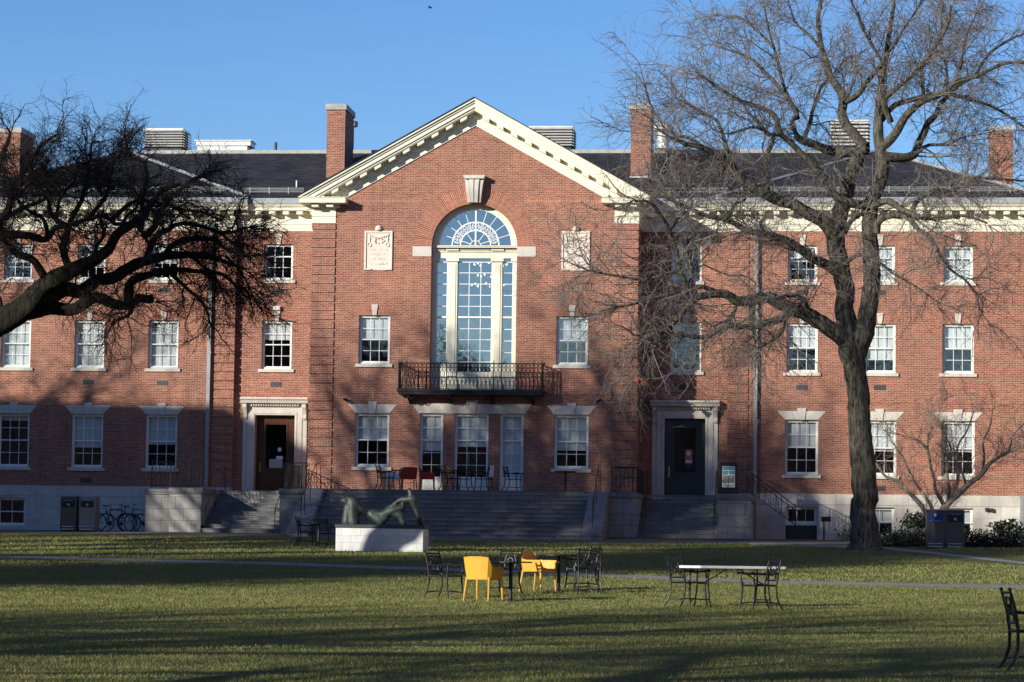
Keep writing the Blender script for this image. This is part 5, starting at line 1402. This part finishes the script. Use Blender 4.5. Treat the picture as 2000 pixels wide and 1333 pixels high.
# dark tree on the left
YL = -34.0
left_lines = [
 [(-330, 1240, 90, 0), (-320, 1100, 84, 0), (-280, 980, 80, 0), (-210, 860, 76, 0), (-140, 760, 68, 0), (-60, 660, 58, 0), (0, 628, 54, 0), (52, 598, 48, 0), (84, 568, 44, -.1), (109, 547, 40, -.2), (134, 534, 33, -.3), (160, 524, 28, -.4), (189, 507, 24, -.5), (220, 488, 22, -.6), (236, 460, 19, -.7), (252, 440, 17, -.8), (285, 415, 14, -1), (312, 388, 11, -1.2), (345, 355, 8, -1.4)],
 L([(84, 590), (120, 575), (160, 562), (210, 547), (250, 524), (285, 507), (330, 492), (366, 497), (410, 500), (450, 512), (480, 530)], 30, 6, 0, 1.8),
 L([(52, 610), (80, 604), (105, 598), (147, 597), (174, 586), (210, 588), (236, 598), (252, 600), (264, 588), (290, 592), (302, 590)], 30, 15, .2, .7),
 L([(250, 596), (256, 575), (264, 556), (280, 540), (298, 533), (330, 532), (375, 532), (405, 528), (440, 535), (470, 560)], 18, 5, .4, 1.4),
 L([(330, 532), (345, 548), (362, 566), (380, 580), (400, 606), (410, 630)], 8, 3, .8, 1.4),
 L([(90, 548), (63, 515), (38, 497), (23, 480), (0, 455), (-30, 430)], 16, 10, -.2, -1.2),
 L([(145, 532), (132, 501), (124, 480), (130, 448), (112, 430), (98, 400), (92, 360), (86, 335), (80, 310)], 17, 4, -.4, 1.2),
 L([(-60, 470), (0, 461), (59, 457), (94, 464), (126, 448), (168, 431), (220, 427), (262, 440), (290, 470)], 18, 6, -1, -2),
 L([(-20, 480), (0, 440), (14, 420), (27, 387), (40, 350), (58, 315), (78, 290), (98, 275), (112, 262)], 18, 4, -1.2, .6),
 L([(-60, 500), (-40, 400), (-10, 330), (8, 290), (20, 262)], 20, 6, .5, 1.2),
 L([(274, 450), (278, 410), (274, 380), (285, 350), (272, 320), (250, 300), (243, 270)], 12, 3, -.8, .8),
 L([(280, 462), (305, 425), (330, 393), (350, 370), (385, 350), (410, 340)], 14, 4, -.6, -2),
 L([(285, 506), (330, 440), (384, 443), (427, 454), (450, 472), (480, 480)], 12, 4, 1, 2.2),
 L([(320, 500), (350, 470), (400, 470), (440, 490), (470, 500)], 11, 4, 1, -.6),
 L([(130, 448), (160, 400), (165, 350), (175, 310), (180, 280)], 10, 3, .2, 1.8),
 L([(168, 431), (200, 380), (215, 340), (225, 300)], 9, 3, -1.4, -2.4),
 L([(94, 464), (80, 430), (50, 410), (30, 380), (60, 340)], 9, 3, -1.2, -2.6),
 L([(366, 497), (400, 520), (420, 550), (440, 590)], 7, 2, 1.4, 2.4),
 L([(109, 427), (120, 380), (140, 350), (150, 320)], 8, 3, -.4, -1.6),
 L([(27, 387), (10, 360), (-10, 330)], 8, 4, -1, -.4),
 L([(200, 380), (190, 350), (195, 325)], 6, 3, -1.8, -1.),
 L([(262, 590), (245, 610), (225, 625)], 8, 5, .6, 0.),
 L([(440, 500), (470, 530), (490, 570), (505, 600)], 6, 2, 1.6, 2.0),
 L([(427, 454), (460, 450), (490, 440), (515, 450)], 7, 2, 2.0, 1.4),
 L([(236, 460), (240, 430), (262, 410), (270, 395)], 9, 4, -.6, .6),
 L([(189, 507), (185, 480), (200, 455), (196, 430)], 9, 4, -.4, -1.4),
 L([(220, 427), (260, 400), (300, 395), (350, 400), (400, 410), (430, 430)], 9, 3, -1.4, .6),
 L([(0, 620), (-20, 560), (-10, 500), (10, 440), (60, 400), (110, 370)], 18, 5, 0, 1.8),
]
ltree = thing('bare_spreading_tree', 'dark low spreading bare tree leaning in from the left edge', 'tree', (0, 0, 0))
llimbs = traced(left_lines, YL)
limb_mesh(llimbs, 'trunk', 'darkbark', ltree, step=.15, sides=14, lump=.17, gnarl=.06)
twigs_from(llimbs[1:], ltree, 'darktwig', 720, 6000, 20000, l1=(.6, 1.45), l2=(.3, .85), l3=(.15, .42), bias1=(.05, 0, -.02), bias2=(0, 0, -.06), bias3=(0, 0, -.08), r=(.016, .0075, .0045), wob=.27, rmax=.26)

# small multi-stemmed tree behind the right bins
YM = -6.5
mag_lines = [
 L([(1834, 1060), (1838, 1020), (1842, 998), (1865, 972), (1887, 950), (1917, 930), (1935, 905), (1960, 888), (1995, 872)], 20, 5, 0, -.6),
 L([(1828, 1058), (1811, 1003), (1790, 975), (1774, 958), (1750, 940), (1730, 932), (1712, 905), (1700, 880)], 14, 4, 0, -.5),
 L([(1832, 1050), (1821, 1000), (1812, 980), (1803, 966), (1790, 945), (1780, 925), (1762, 890), (1740, 860)], 11, 4, .1, .7),
 L([(1840, 1020), (1844, 990), (1836, 970), (1828, 955), (1824, 930), (1812, 885), (1790, 862), (1760, 850)], 12, 4, .1, -.8),
 L([(1842, 1010), (1854, 975), (1852, 940), (1851, 910), (1847, 880), (1846, 850), (1830, 820)], 12, 4, .2, .8),
 L([(1856, 985), (1866, 962), (1870, 935), (1868, 900), (1872, 870), (1890, 840), (1900, 810)], 9, 3, .2, 0),
 L([(1887, 950), (1880, 925), (1868, 900), (1850, 860)], 6, 3, 0, -.8),
 L([(1917, 930), (1925, 890), (1922, 860), (1935, 830), (1940, 800)], 8, 3, -.2, .8),
 L([(1935, 905), (1970, 880), (1980, 850), (2000, 830)], 6, 3, -.3, .6),
 L([(1812, 885), (1815, 850), (1830, 820), (1840, 790)], 6, 2, -.6, 0),
]
mtree = thing('small_multistem_tree', 'small bare multi stemmed tree with pale bark behind the brown bins', 'tree', (0, 0, 0))
mlimbs = [(p_, [q_*.8 for q_ in r_]) for p_, r_ in traced(mag_lines, YM)]
limb_mesh(mlimbs, 'trunk', 'palebark', mtree, step=.15, sides=8, lump=.06)
twigs_from(mlimbs, mtree, 'paletwig', 210, 1500, 4200, l1=(.5, 1.3), l2=(.25, .6), l3=(.1, .3), bias1=(0, 0, .15), bias2=(0, 0, .06), bias3=(0, 0, .06), r=(.008, .005, .0035), wob=.2, rmax=.1)

# ------------------------------------------------------------------ trees standing beyond the left edge and behind the viewer (their shade falls on the scene)
def free_tree(label, x, y, h, seed, spread=5.5, dens=1.0, name='bare_shade_tree', trunk_h=.28, r0=.46):
    global rng
    rng = np.random.default_rng(seed)
    z0 = gz(y); t = thing(name, label, 'tree', (x, y, z0-.1), 0, 'bare trees around the lawn')
    limbs = [([(0, 0, 0), (.1, .05, h*trunk_h*.5), (.0, .1, h*trunk_h), (.1, 0, h*.55), (.2, .1, h*.8), (.1, .1, h*.97)], [r0*1.35, r0, r0*.85, r0*.5, r0*.25, .05])]
    nl = 13
    for k in range(nl):
        a = k*2.4+rng.random()*.6; s = h*(trunk_h+(.85-trunk_h)*k/nl); ln = spread*(1-.5*abs(k/nl-.35))*(.8+.4*rng.random())
        c, sn = math.cos(a), math.sin(a); up = h*.22*(.5+rng.random())
        p = [(0.1, .05, s), (c*ln*.3, sn*ln*.3, s+up*.35), (c*ln*.65+rng.normal()*.3, sn*ln*.65+rng.normal()*.3, s+up*.7), (c*ln, sn*ln, s+up)]
        rr = r0*.55*(1-.4*k/nl); limbs.append((p, [rr, rr*.8, rr*.55, .06]))
        for q in range(2):
            b = a+(q*2-1)*(.5+.3*rng.random()); i0 = p[1+q]
            limbs.append(([i0, (i0[0]+math.cos(b)*ln*.3, i0[1]+math.sin(b)*ln*.3, i0[2]+up*.4), (i0[0]+math.cos(b)*ln*.55, i0[1]+math.sin(b)*ln*.55, i0[2]+up*.6)], [rr*.5, rr*.35, .03]))
    limb_mesh(limbs, 'trunk', 'elmbark', t, step=.5, sides=9)
    twigs_from(limbs, t, 'elmtwig', int(500*dens), int(2600*dens), int(4200*dens), l1=(1.4, 3.0), l2=(.7, 1.6), l3=(.3, .9), r=(.035, .018, .010), rmax=.3)
    return t
def upstream(x, y, dist):   # the place whose shade falls on (x, y) from that far away
    return x-math.sin(SUN_AZ)*dist, y-math.cos(SUN_AZ)*dist
shade = [  # target point on the ground or wall foot, distance, height, spread, density
 ((-19.0, 2), 27, 15.0, 5.5, .5, 'bare tree left of the lawn whose limbs throw shade on the left wing'),
 ((-3.2, 0), 40, 17.0, 4.2, .35, 'thinly twigged bare tree left of the lawn streaking the centre block'),
 ((1.6, -2), 30, 13.5, 3.8, .7, 'bare tree left of the lawn whose shade reaches the left half of the main stairs'),
 ((3.4, -2), 36, 16.5, 5.0, 1.1, 'bare tree left of the lawn whose shade reaches the middle of the main stairs'),
 ((6.0, -4), 42, 18.5, 5.5, 1.3, 'bare tree left of the lawn whose shade reaches the right stairs'),
 ((10.5, -4), 46, 17.0, 4.5, .8, 'bare tree left of the lawn whose shade reaches the information board'),
 ((-6.0, -30), 26, 8.0, 4.0, .45, 'bare tree left of the lawn whose shade crosses the left end of the path'),
 ((14.5, -17.5), 48, 20.0, 4.6, 1.9, 'dense bare tree left of the lawn shading the foot of the elm'),
 ((10.0, -26), 38, 14.0, 4.2, 1.8, 'dense bare tree left of the lawn shading the grass behind the folding table'),
 ((5.0, -33), 34, 13.0, 4.6, 1.7, 'dense bare tree left of the lawn shading the grass behind the yellow chairs'),
 ((-3.0, -40), 32, 12.0, 5.0, 1.5, 'dense bare tree left of the lawn shading the grass before the path'),
 ((8.0, -66), 30, 13.0, 5.0, .4, 'bare tree behind the viewer shading the near lawn'),
 ((4.0, -62), 34, 11.0, 5.0, .4, 'bare tree behind the viewer shading the left of the near lawn'),
 ((12.0, -74), 22, 11.0, 4.5, .7, 'bare tree behind the viewer at the left, nearest the camera'),
]
for k, ((tx, ty), dist, h, sp_, dn, lb) in enumerate(shade):
    x, y = upstream(tx, ty, dist); free_tree(lb, x, y, h, 40+k, sp_, dn)
# the hall across the lawn on the left, whose roof edge shades the lower left wing
wx, wy = upstream(-9.8, 2.1, 44); bx = by = 0; DEP = 4.5
h2 = thing('brick_dormitory', 'long brick building standing beyond the left edge of the lawn', 'building', (wx, wy, 0), R(-5))
HT = 4.75+44*math.tan(SUN_EL)
g = MB().box(bx-34, bx, by-DEP, by, gz(wy)-1, HT-.35); g.build('wall', 'brick', h2)
MB().box(bx-34.3, bx+.3, by-DEP-.3, by+.3, HT-.35, HT).build('cornice', 'cream', h2)
g = MB(); g2 = MB()
for fl in range(4):
    for k in range(9):
        x = bx-2.5-k*3.5; z = gz(wy)+1.5+fl*3.6
        g.box(x-.6, x+.6, by-.02, by+.04, z, z+1.9); g2.box(x-.5, x+.5, by+.04, by+.05, z+.1, z+1.8)
for (kk) in range(9):
    for fl in range(4):
        x = bx-2.5-kk*3.5; z = gz(wy)+1.5+fl*3.6
        g.box(x-.6, x+.6, by-DEP-.04, by-DEP+.02, z, z+1.9)
wf = g.build('windows', 'frame', h2); g2.build('panes', 'doorglass', wf)

# unseen blocks added round the green to hold back sky fill
def block(label, name, x0, x1, y0, y1, ztop, wallmat='brick'):
    t = thing(name, label, 'building', (0, 0, 0)); zb = min(gz(y0), gz(y1))-.5
    MB().box(x0, x1, y0, y1, zb, ztop-.6).build('wall', wallmat, t)
    MB().box(x0-.35, x1+.35, y0-.35, y1+.35, ztop-.6, ztop-.1).build('cornice', 'cream', t)
    MB().raw([(x0, y0, ztop-.1), (x1, y0, ztop-.1), (x1, y1, ztop-.1), (x0, y1, ztop-.1), ((x0+x1)/2, (y0+y1)/2, ztop+1.2)], [(0, 1, 4), (1, 2, 4), (2, 3, 4), (3, 0, 4)]).build('roof', 'slate', t)
    g = MB(); p_ = MB()
    z = zb+2.0
    while z < ztop-3.2:
        n = max(1, int((x1-x0)/3.4))
        for k in range(n):
            x = x0+(k+.5)*(x1-x0)/n
            for yy, d in ((y0, -1), (y1, 1)):
                g.box(x-.62, x+.62, *sorted((yy+d*.03, yy-d*.02)), z, z+2); p_.box(x-.5, x+.5, *sorted((yy+d*.035, yy+d*.03)), z+.12, z+1.88)
        n = max(1, int((y1-y0)/3.4))
        for k in range(n):
            y = y0+(k+.5)*(y1-y0)/n
            for xx, d in ((x0, -1), (x1, 1)):
                g.box(*sorted((xx+d*.03, xx-d*.02)), y-.62, y+.62, z, z+2); p_.box(*sorted((xx+d*.035, xx+d*.03)), y-.5, y+.5, z+.12, z+1.88)
        z += 3.7
    g.build('windows', 'frame', t); p_.build('panes', 'black', t)
    return t
block('unseen broad brick block added far beyond the left edge to cut sky fill', 'left_fill_blocker', -95, -62, -24, 40, 22)
block('unseen long brick block added behind the viewer to cut sky glow and fill', 'rear_fill_blocker', -75, 95, -190, -165, 16)
block('unseen brick block added beyond the right edge to cut sky fill', 'right_fill_blocker', 44, 60, -140, -5, 23)

# ------------------------------------------------------------------ shrubs
def leaf_cloud(label, name, boxes, n, size, mat, stems=0):
    """boxes = ellipsoids (cx,cy,cz,rx,ry,rz)"""
    cx, cy = boxes[0][0], boxes[0][1]
    t = thing(name, label, 'shrub', (cx, cy, gz(cy)), 0, 'shrubs along the foot of the right wing')
    V = []
    vol = np.array([b[3]*b[4]*b[5] for b in boxes]); ii = rng.choice(len(boxes), n, p=vol/vol.sum())
    B = np.array(boxes)[ii]; d = nrm(rng.normal(size=(n, 3))); rr = (.45+.55*rng.random(n)**.4)[:, None]*(1+.18*rng.normal(size=(n, 1)))
    c = B[:, :3]+d*rr*B[:, 3:]-np.array([cx, cy, gz(cy)])
    u = nrm(rng.normal(size=(n, 3))+d*.3); v = nrm(np.cross(u, rng.normal(size=(n, 3)))); s = size*(.6+.8*rng.random((n, 1)))
    Q = np.stack([c-u*s, c+v*s*.38, c+u*s, c-v*s*.38], 1).reshape(-1, 3)
    Q[:, 2] = np.maximum(Q[:, 2], .01)
    fast_mesh('foliage', Q, np.arange(4*n).reshape(-1, 4), mat, t)
    st = []
    for b in boxes:
        for k in range(4):
            st.append(([(b[0]-cx+rng.normal()*.05, b[1]-cy, 0), (b[0]-cx+rng.normal()*b[3]*.3, b[1]-cy+rng.normal()*.1, b[2]-gz(cy)), (b[0]-cx+rng.normal()*b[3]*.5, b[1]-cy+rng.normal()*.2, b[2]+b[5]*.6-gz(cy))], [.02, .014, .008]))
    limb_mesh(st, 'stem', 'darkbark', t, step=.2, sides=5)
    return t
def gp(px, Y): return at(px, 1060, Y).x
Yh = -10.0
bxs = [(gp(px, Yh), Yh+rng.normal()*.25, -.16, .62, .6, h_) for px, h_ in ((1728, .44), (1752, .52), (1778, .5), (1802, .5))]
leaf_cloud('dark low evergreen hedge between the elm trunk and the bins', 'hedge', bxs, 7500, .045, 'leafdark')
bxs = [(gp(px, Yh), Yh+rng.normal()*.25, -.16, .65, .6, h_) for px, h_ in ((1890, .54), (1908, .48), (1934, .42), (1960, .44), (1990, .46), (2020, .48))]
leaf_cloud('dark low evergreen hedge right of the bins', 'hedge', bxs, 10500, .045, 'leafdark')
leaf_cloud('loose olive leaved shrub rising behind the hedge left of the bins', 'rhododendron', [(gp(1788, -8.2), -8.2, .62, .45, .4, .30), (gp(1802, -8.2), -8.1, .70, .3, .3, .25)], 420, .085, 'leafrhodo')
leaf_cloud('loose olive leaved shrub behind the hedge near the right edge', 'rhododendron', [(gp(1972, -8.2), -8.2, .38, .5, .4, .30), (gp(1955, -8.2), -8.3, .45, .4, .3, .22)], 520, .085, 'leafrhodo')
g = thing('shrub', 'tuft of green plants at the foot of the wall left of the elm trunk', 'shrub', (0, 0, 0))
c = at(1660, 1050, -3); n = 500
d = rng.normal(size=(n, 3))*np.array([.25, .2, .14])+np.array([c.x, -3, .18]); d[:, 2] = np.maximum(d[:, 2], .02)
u = nrm(rng.normal(size=(n, 3)))*.06; v = nrm(rng.normal(size=(n, 3)))*.02
fast_mesh('foliage', np.stack([d-u, d+v, d+u, d-v], 1).reshape(-1, 3), np.arange(4*n).reshape(-1, 4), 'leafrhodo', g)

# ------------------------------------------------------------------ grass blades and fallen leaves
def blades(n, y0, y1, h, wd):
    Y = y0+(y1-y0)*rng.random(n); dd = Y+104
    xl = 12.06+(-.101-.186)*dd; xr = 12.06+(-.101+.186)*dd+.4
    X = xl+(xr-xl)*rng.random(n)
    path = np.interp(X, [-40, -8.8, -1.5, 5.3, 11.4, 17, 45], [-21.5, -31.6, -33.6, -37.0, -40.8, -41.6, -52])
    ok = (abs(Y-path) > .88) & ~((X > 10) & (abs(X-np.interp(Y, [-60, -38, -25.8, -17.2, -13.4], [40, 24, 18.2, 16, 14.9])) < 1.4) & (Y > -60))
    X, Y = X[ok], Y[ok]; n = len(X)
    Z = np.interp(Y, [a for a, b in PROF], [b for a, b in PROF])
    cl = .55+.55*(np.sin(X*2.1+np.sin(Y*1.3)*2)*np.sin(Y*.9+np.sin(X*.7)*2)*.5+.5)+.25*(np.sin(X*7.3+Y*3.1)*.5+.5)
    hh = h*cl*(.5+.9*rng.random(n)); a = rng.random(n)*6.283; ww = wd*(.6+.8*rng.random(n))
    P = np.stack([X, Y, Z], 1); side = np.stack([np.cos(a), np.sin(a), 0*a], 1)*ww[:, None]; lean = rng.normal(size=(n, 3))*np.array([.5, .5, 0])*hh[:, None]
    top = P+lean+np.stack([0*hh, 0*hh, hh], 1)
    return np.stack([P-side, P+side, top], 1).reshape(-1, 3)
nl_ = 220; Yl = -82+70*rng.random(nl_)**1.3; dd_ = Yl+104; Xl = 12.06+(-.101-.18+.36*rng.random(nl_))*dd_
Pl = np.stack([Xl, Yl, np.interp(Yl, [a for a, b in PROF], [b for a, b in PROF])+.02+.02*rng.random(nl_)], 1)
ul = nrm(rng.normal(size=(nl_, 3))*np.array([1, 1, .5]))*.028; vl = nrm(np.cross(ul, rng.normal(size=(nl_, 3))))*.018
M['deadleaf'] = plain('dead leaves', (.20, .13, .06), .8, var=.5, scale=2)
tag(fast_mesh('fallen_leaves', np.stack([Pl-ul, Pl+vl, Pl+ul, Pl-vl], 1).reshape(-1, 3), np.arange(4*nl_).reshape(-1, 4), 'deadleaf', None), 'brown fallen leaves scattered thinly over the lawn', kind='stuff')
V = np.concatenate([blades(170000, -82, -60, .030, .0035), blades(170000, -60, -40, .034, .005), blades(90000, -40, -10.5, .045, .010)])
go = fast_mesh('grass', V, np.arange(len(V)).reshape(-1, 3), 'blade', None, tri=True)
tag(go, 'short green and straw coloured grass blades on the lawn', kind='stuff')
